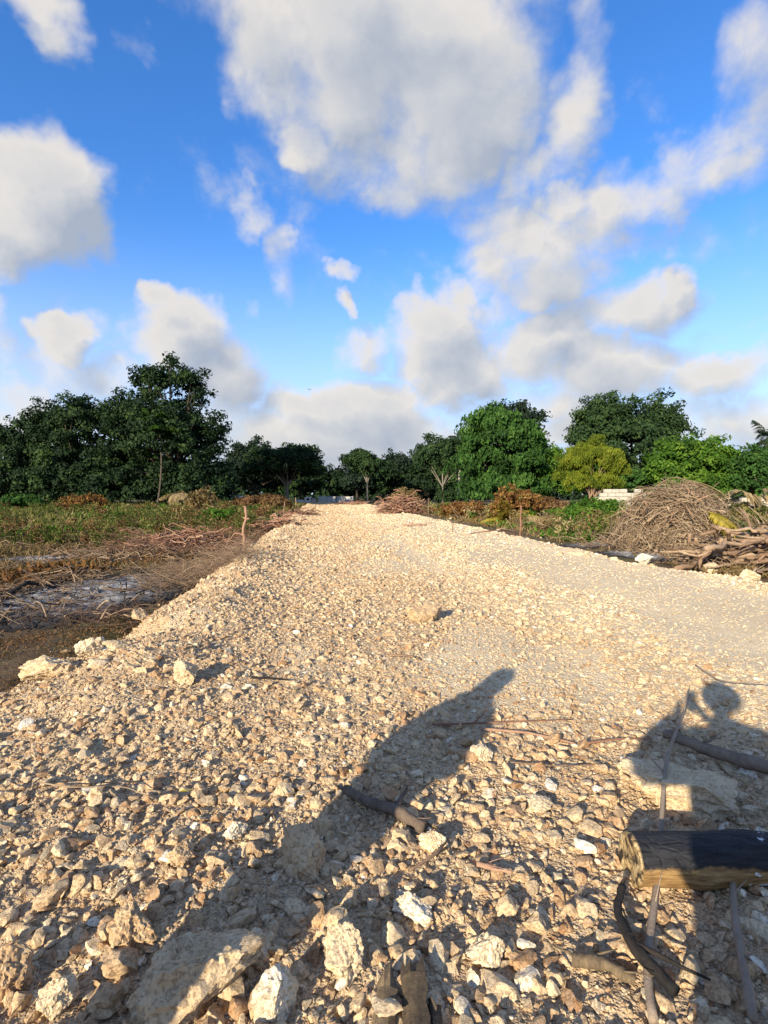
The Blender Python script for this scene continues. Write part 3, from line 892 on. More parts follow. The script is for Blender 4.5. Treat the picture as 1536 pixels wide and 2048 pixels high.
tree('mango_tree', 'large dark dense tree with a double-domed crown on the right', 'tree', 34.8, 75,
     [(31.6, 11.2, 4.8, 4.5), (39.3, 11.3, 3.2, 3.7), (35.2, 8.8, 7.4, 3.6), (29.2, 8.9, 3.1, 2.6), (36, 4, 5, 3)], 'leaf_mango', 'bark_dark', .44, 2.2, .5, 1.0, .25, 13, G1, cap=36000)
tree('bushy_tree', 'bright green broad bush tree behind the twig heap', 'tree', 29.3, 50,
     [(29.3, 4.6, 3.5, 2.2), (27.4, 3.4, 2.3, 1.8), (31.4, 3.4, 2.8, 1.8), (29, 2.0, 4, 1.6)], 'leaf_bright', 'bark_grey', .34, 2.1, .2, .65, .3, 14, G1, cap=28000)
tree('bushy_tree', 'green bush tree reaching to the right edge of the picture', 'tree', 34.5, 48,
     [(33.0, 3.8, 2.6, 1.6), (36.1, 3.7, 2.7, 1.9), (34, 2.0, 3.6, 1.6)], 'leaf_mid', 'bark_grey', .34, 2.0, .18, .65, .3, 15, G1)
tree('bushy_tree', 'low green bush left of the dark double-domed tree, behind the yellow-green one', 'tree', 20.2, 52,
     [(20.2, 3.6, 2.2, 2.0), (22.4, 2.8, 2.2, 1.8), (24.6, 2.4, 2.0, 1.6)], 'leaf_mid', 'bark_grey', .32, 1.9, .14, .6, .3, 16, G1)
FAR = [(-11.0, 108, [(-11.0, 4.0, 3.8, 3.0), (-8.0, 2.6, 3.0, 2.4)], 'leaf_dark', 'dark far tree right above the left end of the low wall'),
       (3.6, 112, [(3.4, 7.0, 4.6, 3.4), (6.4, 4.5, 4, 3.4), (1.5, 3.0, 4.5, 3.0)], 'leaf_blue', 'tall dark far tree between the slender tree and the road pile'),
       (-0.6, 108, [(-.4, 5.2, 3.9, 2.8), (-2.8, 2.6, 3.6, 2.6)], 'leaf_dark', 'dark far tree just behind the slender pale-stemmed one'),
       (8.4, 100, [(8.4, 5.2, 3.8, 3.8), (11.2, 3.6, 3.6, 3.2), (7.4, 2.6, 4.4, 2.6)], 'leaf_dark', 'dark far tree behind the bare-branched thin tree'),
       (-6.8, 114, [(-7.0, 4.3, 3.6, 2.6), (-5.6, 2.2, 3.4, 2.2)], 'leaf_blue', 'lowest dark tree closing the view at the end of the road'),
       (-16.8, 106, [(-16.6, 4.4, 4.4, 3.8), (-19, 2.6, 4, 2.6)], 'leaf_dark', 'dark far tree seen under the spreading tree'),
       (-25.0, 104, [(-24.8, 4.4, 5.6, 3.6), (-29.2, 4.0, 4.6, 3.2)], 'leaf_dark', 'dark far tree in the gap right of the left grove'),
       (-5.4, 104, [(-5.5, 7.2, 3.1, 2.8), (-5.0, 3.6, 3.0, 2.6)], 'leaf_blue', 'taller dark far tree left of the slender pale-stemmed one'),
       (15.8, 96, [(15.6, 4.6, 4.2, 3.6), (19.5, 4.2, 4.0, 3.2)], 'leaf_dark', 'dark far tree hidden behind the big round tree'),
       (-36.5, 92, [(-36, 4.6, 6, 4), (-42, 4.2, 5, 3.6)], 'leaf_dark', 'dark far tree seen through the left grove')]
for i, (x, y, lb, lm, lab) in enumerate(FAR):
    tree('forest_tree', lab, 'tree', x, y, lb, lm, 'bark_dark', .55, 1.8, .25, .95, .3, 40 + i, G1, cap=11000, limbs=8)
def forest_mass():
    r = np.random.default_rng(321)
    n = 34000
    X = r.uniform(-190, 190, n); Y = 128 + 14 * r.random(n) + .0015 * X ** 2
    H = 5.2 + 2.2 * fbm(X * .09, X * 0, 7, 3) + 1.2 * fbm(X * .4, X * 0, 8, 2) + np.abs(X) * .012
    Z = H * r.random(n) ** .7
    C = np.stack([X, Y, Z], -1)
    Nn = unit(np.stack([r.normal(0, .6, n), -np.ones(n), r.normal(.5, .6, n)], -1))
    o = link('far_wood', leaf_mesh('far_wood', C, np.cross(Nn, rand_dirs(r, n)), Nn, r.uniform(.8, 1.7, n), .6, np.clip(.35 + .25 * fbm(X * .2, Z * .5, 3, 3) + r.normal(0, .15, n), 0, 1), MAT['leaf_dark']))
    tag(o, 'far dark wood closing the horizon behind all the single trees', 'wood', None, 'stuff')


forest_mass()
# undergrowth at the foot of the left grove
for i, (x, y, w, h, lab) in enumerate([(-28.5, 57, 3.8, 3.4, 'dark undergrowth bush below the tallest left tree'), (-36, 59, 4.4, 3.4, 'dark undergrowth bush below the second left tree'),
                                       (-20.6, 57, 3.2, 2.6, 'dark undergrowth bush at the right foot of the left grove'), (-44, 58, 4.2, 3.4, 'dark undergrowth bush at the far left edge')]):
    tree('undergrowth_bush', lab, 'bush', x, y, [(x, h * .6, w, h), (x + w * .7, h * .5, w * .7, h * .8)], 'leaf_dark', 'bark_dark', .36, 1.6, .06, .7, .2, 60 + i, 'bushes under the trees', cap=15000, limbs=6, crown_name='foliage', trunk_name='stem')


# ------------------------------------------------------------------ palms
def frond_mesh(name, L_, drop, mat, r, width=.45, n=18, up=.5, leafw=.045):
    """a feather palm frond along +X from the origin"""
    t = np.linspace(0, 1, n)
    X = L_ * t * (1 - .18 * t * drop); Z = L_ * (up * t - drop * t * t * .95)
    rach = np.stack([X, np.zeros(n), Z], -1)
    V1, F1 = tubes_np(rach[None], np.linspace(.022, .005, n)[None] * L_ / 2.4, 4, False)
    C, D, Nn, S = [], [], [], []
    T = unit(np.gradient(rach, axis=0))
    m = n * 3
    for sgn in (-1, 1):
        for k in range(m):
            q = .1 + .9 * k / (m - 1)
            p = np.array([np.interp(q, t, rach[:, j]) for j in range(3)]); tg = np.array([np.interp(q, t, T[:, j]) for j in range(3)])
            ln = L_ * width * math.sin(math.pi * min(1, .12 + .86 * q)) ** .7 * r.uniform(.8, 1.1) + .03
            dd = unit(tg * .75 + np.array([0, sgn * 1.0, -.35 - .5 * r.random()]) + r.normal(0, .08, 3))
            C.append(p + dd * ln * .5); D.append(dd); Nn.append(np.array([.2, 0, 1.])); S.append(ln)
    C, D, Nn, S = map(np.array, (C, D, Nn, S))
    lm = leaf_mesh('tmp', C, D, Nn, S, leafw * L_ / np.maximum(S, .05) * 1.0, r.random(len(C)), mat)
    V2 = np.empty(len(lm.vertices) * 3, np.float32); lm.vertices.foreach_get('co', V2); V2 = V2.reshape(-1, 3)
    sh2 = np.empty(len(V2), np.float32); lm.attributes['shade'].data.foreach_get('value', sh2)
    bpy.data.meshes.remove(lm)
    F2 = np.arange(len(V2)).reshape(-1, 4) + len(V1)
    me = mesh_np(name, np.concatenate([V1, V2]), [F1[0], F2], False, {'shade': np.concatenate([np.full(len(V1), .5), sh2])})
    me.materials.append(mat)
    return me


def palm(label, x, y, H, L_, nf, mat, seed, group=None, bark='bark_grey', trunk=.16, name='palm_tree', spread=(.1, 1.0), wind=(0, 0)):
    r = np.random.default_rng(seed)
    z0 = gh(x, y) - .05
    root = empty(name, (x, y, z0))
    if H > .3:
        P = curve_pts((0, 0, 0), (H * .06, 0, H), 10, (H * .04, 0, 0), r)
        V, F = tubes_np(P[None], np.linspace(trunk * 1.3, trunk * .8, 10)[None], 8, True)
        link('trunk', mesh_np('trunk', V, F), MAT[bark], root)
        top = P[-1]
    else:
        top = np.array([0, 0, .05])
    ms = [frond_mesh('frond', L_, dr, MAT[mat], r, up=u) for dr, u in ((.75, .55), (1.0, .35), (.5, .8))]
    for k in range(nf):
        o = link('frond', ms[k % 3], None, root)
        o.location = top
        o.rotation_euler = (r.normal(0, .15), -r.uniform(*spread) + .35, 2 * math.pi * k / nf + r.normal(0, .2))
        o.scale = (1, 1, 1) if k % 2 else (.85, .85, .9)
    tag(root, label, 'palm', group)
    return root


palm('dark palm top showing just above the trees left of the big round tree', 9.6, 70, 8.4, 2.4, 11, 'frond_dark', 1, 'palms over the tree line', spread=(-.1, 1.2))
palm('bright green palm standing inside the tallest dark tree of the left grove', -23.6, 54.5, 7.6, 3.2, 9, 'frond_green', 3, 'palms over the tree line', 'bark_dark', .09, spread=(.4, 1.4))
palm('palm with drooping fronds at the right edge of the picture', 46.2, 64, 8.2, 3.0, 12, 'frond_dark', 2, 'palms over the tree line', spread=(-.2, 1.0))


# ------------------------------------------------------------------ grasses, weeds and twigs (uncountable)
def blades(name, label, cat, X, Y, size, mat, aspect, lean=.45, seed=0, base_shade=.5, lift=.5, parent=None):
    r = np.random.default_rng(seed)
    n = len(X)
    Z = ground_h(X, Y)
    D = unit(np.stack([r.normal(0, lean, n), r.normal(0, lean, n), np.ones(n)], -1))
    C = np.stack([X, Y, Z], -1) + D * (size * lift)[:, None]
    Nn = unit(np.stack([r.normal(0, 1, n), r.normal(0, 1, n), r.normal(0, .3, n) + .3], -1))
    patch = fbm(X * .25, Y * .2, seed + 5, 3)
    shade = np.clip(base_shade + .35 * patch + r.normal(0, .2, n), 0, 1)
    o = link(name, leaf_mesh(name, C, D, Nn, size, aspect, shade, MAT[mat]))
    tag(o, label, cat, None, 'stuff')
    return o


def field_points(n, zmin, zmax, side, umin, umax_fn, seed, mask=None, tuft=1):
    r = np.random.default_rng(seed)
    Y = np.exp(r.uniform(math.log(zmin), math.log(zmax), n))
    lim = .80 * Y + 1.5
    if side == 'L':
        e = -(2.5 + umin + SLOPE * Y); X = e - (lim + e).clip(.5) * r.random(n)
    else:
        e = 7.9 + umin - SLOPE * Y; X = e + (lim - e).clip(.5) * r.random(n)
    if tuft > 1:                              # gather the blades into tufts
        m = n // tuft
        q = r.integers(0, m, n)
        X, Y = X[:m][q] + r.normal(0, .09, n) * (.6 + Y[:m][q] / 30), Y[:m][q] + r.normal(0, .09, n) * (.6 + Y[:m][q] / 30)
    k = np.ones(n, bool)
    if mask is not None:
        k = r.random(n) < mask(X, Y)
    return X[k], Y[k], r


def sized(X, Y, r, lo, hi, sc, seed):
    return r.uniform(lo, hi, len(X)) * (.6 + Y / sc) * np.clip(1 + 1.1 * fbm(X * .7, Y * .6, seed, 3), .35, 2.2)


def off_ash(X, Y):
    a = 1 - .95 * sstep(1.25, .8, ((X + 5.0) / 1.8) ** 2 + ((Y - 9.2) / 2.8) ** 2)
    b = 1 - .9 * sstep(1.25, .8, ((X - 6.5) / 1.3) ** 2 + ((Y - 14.8) / 2.8) ** 2)
    return a * b * (1 - .9 * sstep(1.25, .8, ((X + 9.1) / 1.5) ** 2 + ((Y - 14.2) / 1.0) ** 2))


far_left = lambda X, Y: sstep(-7, -15, X + .0 * Y)
X, Y, r = field_points(110000, 13, 75, 'L', .3, None, 1, lambda X, Y: np.clip(.0 + 1.0 * fbm(X * .22, Y * .15, 91, 3) + .55 * sstep(19, 30, Y) + .35 * far_left(X, Y), 0.0, 1) * sstep(13.5, 20, Y) * off_ash(X, Y), 9)
blades('grass', 'green and yellow rough grass covering the left field', 'grass', X, Y, sized(X, Y, r, .10, .34, 45, 301), 'grass_green', .15, .7, 11, .56)
X, Y, r = field_points(50000, 15, 75, 'L', .6, None, 2, lambda X, Y: np.clip(-.15 + 1.4 * fbm(X * .3 + 9, Y * .2, 95, 3) + .2 * far_left(X, Y), 0, 1) * sstep(15, 24, Y), 14)
blades('leafy_weeds', 'broad-leaved green weeds among the grass of the left field', 'weeds', X, Y, sized(X, Y, r, .10, .22, 50, 302), 'leaf_bright', .5, 1.1, 12, .35, 1.3)
X, Y, r = field_points(80000, 12, 70, 'L', .0, None, 7, lambda X, Y: np.clip(.42 + 1.1 * fbm(X * .35 + 3, Y * .25, 96, 3), 0, 1) * off_ash(X, Y), 10)
blades('dry_grass', 'straw-coloured dry stalks mixed through the left field', 'grass', X, Y, sized(X, Y, r, .08, .28, 40, 303), 'grass_dry', .13, .8, 17, .40)
X, Y, r = field_points(95000, 3.0, 34, 'L', -.25, None, 3, lambda X, Y: np.clip(.45 + 1.0 * fbm(X * .5, Y * .4, 97, 3), 0.12, 1) * off_ash(X, Y), 6)
blades('dead_weeds', 'brown dead weeds and stubble on the cleared ground by the left ash', 'dead weeds', X, Y, sized(X, Y, r, .03, .12, 22, 304) * (.35 + .65 * sstep(4, 10, Y)), 'weed_brown', .25, 1.3, 13, .35)
X, Y, r = field_points(26000, 9, 30, 'L', .2, None, 8, lambda X, Y: np.clip(-.05 + 1.7 * fbm(X * .3 + 31, Y * .25 + 8, 98, 3), 0, 1) * off_ash(X, Y), 8)
blades('rusty_weeds', 'rust-orange withered weeds on the left field behind the ash', 'dead weeds', X, Y, sized(X, Y, r, .05, .15, 30, 305), 'leaf_orange', .45, 1.2, 18, .45, .9)
X, Y, r = field_points(90000, 10, 60, 'R', .0, None, 4, lambda X, Y: np.clip(.40 + .9 * fbm(X * .3, Y * .2, 99, 3), 0, 1) * off_ash(X, Y), 9)
blades('dry_grass', 'straw-coloured dry grass along the right side of the road', 'grass', X, Y, sized(X, Y, r, .08, .28, 40, 306), 'grass_dry', .15, .8, 14, .42)
X, Y, r = field_points(60000, 14, 60, 'R', .4, None, 5, lambda X, Y: np.clip(.05 + 1.3 * fbm(X * .3 + 4, Y * .2 + 3, 101, 3), 0, 1) * off_ash(X, Y), 12)
blades('creeping_weeds', 'green creeping weeds over the right verge', 'weeds', X, Y, sized(X, Y, r, .08, .2, 45, 307), 'leaf_bright', .5, 1.2, 15, .45, 1.2)
X, Y, r = field_points(30000, 18, 55, 'R', .0, None, 6, lambda X, Y: np.clip(.1 + 1.5 * fbm(X * .35 + 14, Y * .25 + 3, 103, 3), 0, 1) * sstep(3.5, 1.0, road_u(X, Y) - 8.5), 10)
blades('rusty_weeds', 'rust-orange withered weeds along the right road edge', 'dead weeds', X, Y, sized(X, Y, r, .08, .2, 45, 308), 'leaf_orange', .45, 1.2, 16, .45, 1.0)


def tall_weeds(name, label, X0, Y0, hts, nleaf, mat, seed):
    r = np.random.default_rng(seed)
    m = len(X0); q = np.repeat(np.arange(m), nleaf); n = len(q)
    h = hts[q]; t = r.random(n) ** .8
    a = r.uniform(0, 6.283, n); sp = (.12 + .42 * t) * h * np.sqrt(r.random(n))
    X = X0[q] + sp * np.cos(a); Y = Y0[q] + sp * np.sin(a)
    Z = ground_h(X0, Y0)[q] + t * h * r.uniform(.8, 1.05, n)
    Nn = unit(np.stack([r.normal(0, .7, n), r.normal(0, .7, n), np.full(n, .6)], -1))
    D = np.cross(Nn, rand_dirs(r, n)) + np.array([0, 0, -.1])
    shade = np.clip(.45 + .25 * r.normal(0, 1, m)[q] + r.normal(0, .15, n), 0, 1)
    o = link(name, leaf_mesh(name, np.stack([X, Y, Z], -1), D, Nn, (.07 + .0028 * Y0[q]) * r.uniform(.6, 1.5, n), .42, shade, MAT[mat]))
    tag(o, label, 'weeds', None, 'stuff')


X, Y, r = field_points(260, 17, 55, 'L', .6, None, 31)
tall_weeds('tall_weeds', 'knee-high straggly green weeds standing out of the left field', X, Y, r.uniform(.3, 1.0, len(X)), 90, 'grass_green', 41)
X, Y, r = field_points(150, 17, 55, 'L', .6, None, 32)
tall_weeds('tall_weeds', 'withered brown weed clumps standing in the left field', X, Y, r.uniform(.3, .95, len(X)), 80, 'weed_brown', 42)
X, Y, r = field_points(200, 17, 50, 'R', .5, None, 33)
tall_weeds('tall_weeds', 'straw-brown tall weeds standing on the right verge', X, Y, r.uniform(.3, 1.1, len(X)), 80, 'grass_dry', 43)
X, Y, r = field_points(160, 17, 50, 'R', .8, None, 34)
tall_weeds('tall_weeds', 'green leafy tall weeds standing on the right verge', X, Y, r.uniform(.3, 1.0, len(X)), 90, 'leaf_bright', 44)


def twig_field(name, label, X, Y, length, rad, mat, seed, lift=.12, tilt=.25, n=5, parent=None, cat='twigs', direction=None):
    r = np.random.default_rng(seed)
    m = len(X)
    a = r.uniform(0, 2 * math.pi, m) if direction is None else direction + r.normal(0, .5, m)
    d = unit(np.stack([np.cos(a), np.sin(a), r.normal(0, tilt, m)], -1))
    Z = ground_h(X, Y) + np.abs(r.normal(0, lift, m))
    c = np.stack([X, Y, Z], -1)
    t = np.linspace(-.5, .5, n)
    bend = r.normal(0, .16, (m, 1, 3)) * length[:, None, None]
    P = c[:, None, :] + d[:, None, :] * (length[:, None] * t[None])[:, :, None] + bend * (t[None, :, None] ** 2 * 4 - .5)
    P = P + r.normal(0, .02, P.shape) * length[:, None, None]
    P[:, :, 2] = np.maximum(P[:, :, 2], ground_h(P[:, :, 0], P[:, :, 1]) + .005)
    Q = rad[:, None] * np.linspace(1.2, .45, n)[None]
    V, F = tubes_np(P, Q, 3, False)
    sh = np.repeat(np.clip(r.normal(0, .12, m), -.3, .3), n * 3)
    o = link(name, mesh_np(name, V, F, True, {'shade': sh}), MAT[mat], parent)
    if parent is None:
        tag(o, label, cat, None, 'stuff')
    else:
        o['kind'] = 'stuff'
    return o


X, Y, r = field_points(9500, 5.5, 34, 'L', -.1, None, 21, lambda X, Y: np.clip(.35 + 1.2 * fbm(X * .5 + 2, Y * .4, 107, 3), 0, 1) * (1 - .6 * sstep(1.0, .7, ((X + 5.0) / 1.75) ** 2 + ((Y - 9.2) / 2.7) ** 2)))
twig_field('fallen_twigs', 'tangle of thin fallen twigs on the cleared ground left of the road', X, Y, r.uniform(.25, .9, len(X)) * (.6 + Y / 30), r.uniform(.004, .010, len(X)) * (.6 + Y / 16), 'twig_brown', 22, .10)
X, Y, r = field_points(3600, 11, 34, 'R', -.1, None, 23, lambda X, Y: np.clip(.5 + .9 * fbm(X * .5 + 2, Y * .4, 109, 3), 0, 1))
twig_field('fallen_twigs', 'dry twigs and stalks strewn over the right verge', X, Y, r.uniform(.3, 1.0, len(X)) * (.7 + Y / 35), r.uniform(.004, .010, len(X)) * (.6 + Y / 18), 'twig_brown', 24, .20, .6)


# ------------------------------------------------------------------ shrubs and low plants one can point at
G2 = 'shrubs along the verges'


def shrub(label, x, y, w, h, mat, seed, leaf=.16, cover=1.6, openness=.1, bark='branch_brown', stems=4, cap=9000, name='shrub', droop=0., aspect=.5):
    g = gh(x, y)
    return tree(name, label, 'shrub', x, y, [(x, g + h * .55, w * .5, h * .45), (x - w * .22, g + h * .4, w * .32, h * .38), (x + w * .25, g + h * .42, w * .3, h * .36)], mat, bark, leaf, cover, .03, None, .35, 200 + seed, G2,
                aspect, cap, openness, droop, 10, 'foliage', 'stem', 0., stems)


shrub('rust-orange withered shrub behind the upright stake on the right', 7.0, 27.5, 2.3, 1.9, 'leaf_orange', 1, .17, 1.5)
shrub('low rust-orange shrub right of the branch pile on the road', 5.0, 33.0, 2.6, 1.0, 'leaf_orange', 2, .17, 1.4)
shrub('bright green leafy clump between the stake and the twig heap', 9.7, 24.0, 2.6, 1.25, 'leaf_bright', 3, .17, 1.8)
shrub('small green clump low on the right verge', 9.0, 19.6, 1.5, .7, 'leaf_bright', 4, .13, 1.6)
shrub('tall straggly weed shrub on the left field by the stake', -12.0, 34.5, 2.0, 1.9, 'grass_dry', 5, .15, .7, .35)
shrub('reddish low shrub in front of the left grove', -25.0, 44, 3.2, 1.5, 'leaf_orange', 6, .2, 1.0, .2)
shrub('green shrub at the left edge of the grass', -31.5, 46, 3.4, 1.5, 'leaf_mid', 7, .2, 1.5)
shrub('brown leafless-looking shrub behind the branch pile on the road', 2.0, 52, 2.6, 2.1, 'grass_dry', 8, .2, .9, .3)
shrub('grey-green shrub right of the branch pile on the road', 6.2, 52, 2.2, 2.2, 'leaf_mango', 9, .2, .9, .3)
shrub('dry tan shrub under the yellow-green tree', 13.4, 30, 2.8, 1.3, 'grass_dry', 10, .17, 1.2, .2)
shrub('dull brown shrub beside the left road edge far off', -9.6, 46, 2.6, 1.2, 'weed_brown', 11, .18, 1.3, .15)
shrub('dark brown bramble mass left of the far stake', -12.2, 52, 4.5, 1.3, 'weed_brown', 12, .2, 1.3, .1)
shrub('green weed shrub among the grass left of the tall stake', -8.5, 27, 1.8, .9, 'leaf_bright', 13, .14, 1.2, .2)
shrub('yellowing shrub behind the stacked branches at the right edge', 11.2, 15.6, 2.2, 1.35, 'grass_green', 14, .13, 1.3, .2)
shrub('rusty low bush right of the twig heap', 10.4, 17.2, 1.8, 1.0, 'leaf_orange', 15, .12, 1.2, .25)
shrub('green low vines left of the twig heap', 8.6, 16.6, 1.8, .75, 'leaf_bright', 16, .11, 1.3, .2)
shrub('yellow-green weed shrub growing at the left foot of the twig heap', 7.9, 17.6, 1.6, 1.0, 'grass_green', 19, .11, 1.3, .2)
shrub('green weed shrub growing at the right foot of the twig heap', 9.8, 14.6, 1.3, .85, 'leaf_bright', 20, .10, 1.1, .25)
shrub('brown scrub in front of the bare-branched thin tree', 6.4, 44, 3.2, .8, 'weed_brown', 17, .18, 1.3)
shrub('dry brush at the foot of the big round tree', 10.4, 38, 4.2, 1.3, 'weed_brown', 18, .2, 1.3)

palm('young yellow-green palm shoot rising from the rusty shrub', 6.35, 27.0, .0, 1.7, 8, 'frond_yellow', 5, 'low palms of the verge', name='palm_shoot', spread=(.75, 1.45))
palm('fallen straw-coloured palm fronds right of the rusty shrub', 8.2, 25.2, .0, 1.9, 9, 'frond_straw', 6, 'low palms of the verge', name='fallen_fronds', spread=(.05, .8))
palm('dried palm crown drooping at the right edge behind the stacked branches', 11.3, 16.4, .9, 2.1, 13, 'frond_straw', 7, 'low palms of the verge', name='dried_palm', spread=(-.2, .8))
palm('tattered dead palm below the tallest left tree', -19.8, 50, 1.6, 1.7, 9, 'frond_straw', 8, 'low palms of the verge', name='dried_palm', spread=(-.5, .3))


# ------------------------------------------------------------------ ash beds
def ash_material():
    m, nt, b = base_mat('ash', .95)
    g = N(nt, 'ShaderNodeNewGeometry'); P = g.outputs['Position']
    mp = N(nt, 'ShaderNodeMapping'); mp.inputs['Scale'].default_value = (.8, 2.2, 1); L(nt, P, mp.inputs[0])
    n1 = noise_node(nt, mp.outputs[0], 2.6, 7, .75); n2 = noise_node(nt, P, 26, 5, .7)
    t = math_node(nt, 'ADD', math_node(nt, 'MULTIPLY', n1.outputs['Fac'], .55), math_node(nt, 'MULTIPLY', n2.outputs['Fac'], .45))
    at = N(nt, 'ShaderNodeAttribute', attribute_type='GEOMETRY', attribute_name='shade')
    t = math_node(nt, 'ADD', t, at.outputs['Fac'])
    r = ramp_node(nt, [(.34, (.02, .016, .013)), (.45, (.075, .065, .056)), (.53, (.24, .225, .205)), (.68, (.50, .475, .44))])
    L(nt, t, r.inputs[0]); L(nt, r.outputs[0], b.inputs['Base Color'])
    bump(nt, b, n2.outputs['Fac'], 1., .03)


ash_material()


def ash_bed(label, x, y, rx, ry, rz, seed):
    nr, na = 60, 150
    rad = np.linspace(0, 1, nr); an = np.linspace(0, 2 * math.pi, na, endpoint=False)
    RR, AA = np.meshgrid(rad, an, indexing='ij')
    edge = 1 + .35 * fbm(np.cos(AA) * 1.6 + seed, np.sin(AA) * 1.6, seed, 4)
    lx = RR * edge * np.cos(AA) * rx; ly = RR * edge * np.sin(AA) * ry
    X = x + lx * math.cos(rz) - ly * math.sin(rz); Y = y + lx * math.sin(rz) + ly * math.cos(rz)
    Z = ground_h(X, Y) + .012 + (1 - RR ** 3) * (.03 + .10 * np.abs(fbm(X * 2.2, Y * 2.2, seed + 3, 4)) + .05 * fbm(X * 7, Y * 7, seed + 8, 3)) - .03 * (RR > .98)
    i = np.arange(nr * na).reshape(nr, na)
    F = np.stack([i[:-1], np.roll(i[:-1], -1, 1), np.roll(i[1:], -1, 1), i[1:]], -1).reshape(-1, 4)
    V = np.stack([X - x, Y - y, Z], -1).reshape(-1, 3)
    o = link('ash_bed', mesh_np('ash_bed', V, F, True, {'shade': (.03 - .22 * RR ** 4).ravel()}), MAT['ash'], None, (x, y, 0))
    tag(o, label, 'ash', 'burnt patches')
    return o


ash_bed('wide bed of grey-white ash with charcoal left of the road', -5.0, 9.2, 1.55, 2.5, -.25, 3)
_r = np.random.default_rng(88)
_a = _r.uniform(0, 6.283, 420); _q = np.sqrt(_r.random(420))
twig_field('charcoal_twigs', 'blackened twig ends and charcoal strewn over the big ash bed', -5.0 + 1.6 * _q * np.cos(_a), 9.2 + 2.5 * _q * np.sin(_a), _r.uniform(.08, .5, 420), _r.uniform(.005, .014, 420), 'charred_stick', 89, .04, .15, cat='charcoal')
ash_bed('small pale ash patch farther back on the left field', -9.1, 14.2, 1.4, .9, .1, 4)
ash_bed('grey ash patch beside the right road edge by the twig heap', 6.55, 13.6, .75, 1.35, .15, 5)
ash_bed('black burnt strip on the right verge beyond the grey ash', 6.7, 16.4, 1.3, .8, 0., 6)


# ------------------------------------------------------------------ branches, piles and stakes
def stick_mesh(name, length, r0, r1, seed, mat, bend=.03, n=12, sides=8, knots=True):
    """a branch lying along +X, centred at the origin"""
    r = np.random.default_rng(seed)
    P = wobbly((-length / 2, 0, 0), (length / 2, 0, 0), n, bend, r)
    Q = np.linspace(r0, r1, n) * (1 + r.normal(0, .07, n))
    V, F = tubes_np(P[None], Q[None], sides, True)
    V = V + r.normal(0, r1 * .08, V.shape)
    Fs = list(F)
    if knots:
        for k in range(2):
            j = r.integers(2, n - 2)
            d = unit(np.array([.7, r.normal(0, 1), r.normal(0, 1)]))
            V2, F2 = tubes_np(np.stack([P[j], P[j] + d * Q[j] * 2, P[j] + d * Q[j] * r.uniform(3, 6)])[None], np.array([[Q[j] * .5, Q[j] * .4, Q[j] * .25]]), 5, True)
            Fs += [f + len(V) for f in F2]; V = np.concatenate([V, V2])
    me = mesh_np(name, V, Fs, True)
    me.materials.append(MAT[mat])
    return me


def pile(name, label, x, y, rx, ry, h, n, lmin, lmax, rad, mat, seed, mainang=0., spread=.6, group='cleared branch piles', twigs=0, part='branch'):
    r = np.random.default_rng(seed)
    root = empty(name, (x, y, 0))
    var = [stick_mesh('branch', 1.0 * r.uniform(lmin, lmax), rad * r.uniform(.7, 1.3), rad * r.uniform(.35, .6), seed * 10 + k, mat, r.uniform(.03, .075)) for k in range(9)]
    for k in range(n):
        a = r.uniform(0, 6.283); q = math.sqrt(r.random()) * .8
        px = q * rx * math.cos(a); py = q * ry * math.sin(a)
        top = h * (1 - q * q)
        pz = top * r.random() ** .8 + rad
        o = link(part, var[k % 9], None, root)
        o.location = (px, py, gh(x + px, y + py) + pz)
        o.rotation_euler = (r.uniform(0, 6.28), r.normal(0, .16 + .1 * h), mainang + r.normal(0, spread) + (math.pi if r.random() < .5 else 0))
    if twigs:
        m = twigs
        a = r.uniform(0, 6.283, m); q = np.sqrt(r.random(m))
        X = x + q * rx * np.cos(a) * 1.1; Y = y + q * ry * np.sin(a) * 1.1
        t = twig_field('loose_twigs', '', X, Y, r.uniform(.3, 1.1, m), r.uniform(.25, .45, m) * rad * .5, mat, seed + 3, h * .4, .35, parent=root)
        t.matrix_parent_inverse = Matrix.Translation((-x, -y, 0))
    tag(root, label, 'branch pile', group)
    return root


pile('branch_pile', 'heap of cut branches standing on the right side of the road far ahead', 1.5, 40.8, 1.7, 1.2, 1.25, 75, 1.5, 2.9, .05, 'branch_red', 31, 0., .5, twigs=300)
pile('branch_pile', 'stack of thick cut branches at the right edge of the picture', 8.1, 10.9, 1.75, 1.2, 1.0, 74, 1.4, 2.9, .044, 'branch_brown', 32, .35, .55, twigs=250)
pile('branch_pile', 'tangled heap of reddish branches left of the tall stake', -6.3, 16.6, 2.2, 1.8, .65, 60, .9, 2.4, .026, 'branch_red', 33, .2, .8, twigs=900)
pile('branch_pile', 'small pile of branches on the left edge of the road', -4.95, 24.4, .95, .8, .4, 26, .9, 2.0, .032, 'branch_red', 34, -.3, .6, twigs=120)
pile('branch_pile', 'low row of branches on the left road edge farther back', -6.2, 35.6, 1.6, .9, .4, 34, 1.0, 2.3, .04, 'branch_red', 35, .3, .5, twigs=160)
pile('branch_pile', 'scattered branches across the far end of the road', -4.6, 74, 2.4, 1.0, .35, 26, 1.2, 2.6, .06, 'branch_red', 36, 0., .5)
pile('branch_pile', 'brush of curled twigs between the left ash and the road', -3.75, 11.0, .85, 1.7, .40, 22, .5, 1.3, .014, 'branch_brown', 37, .4, 1., twigs=1500)
pile('branch_pile', 'dry brush lying over the near side of the left ash', -4.1, 7.3, 1.0, .5, .14, 9, .5, 1.3, .012, 'branch_brown', 38, .2, .8, twigs=240)


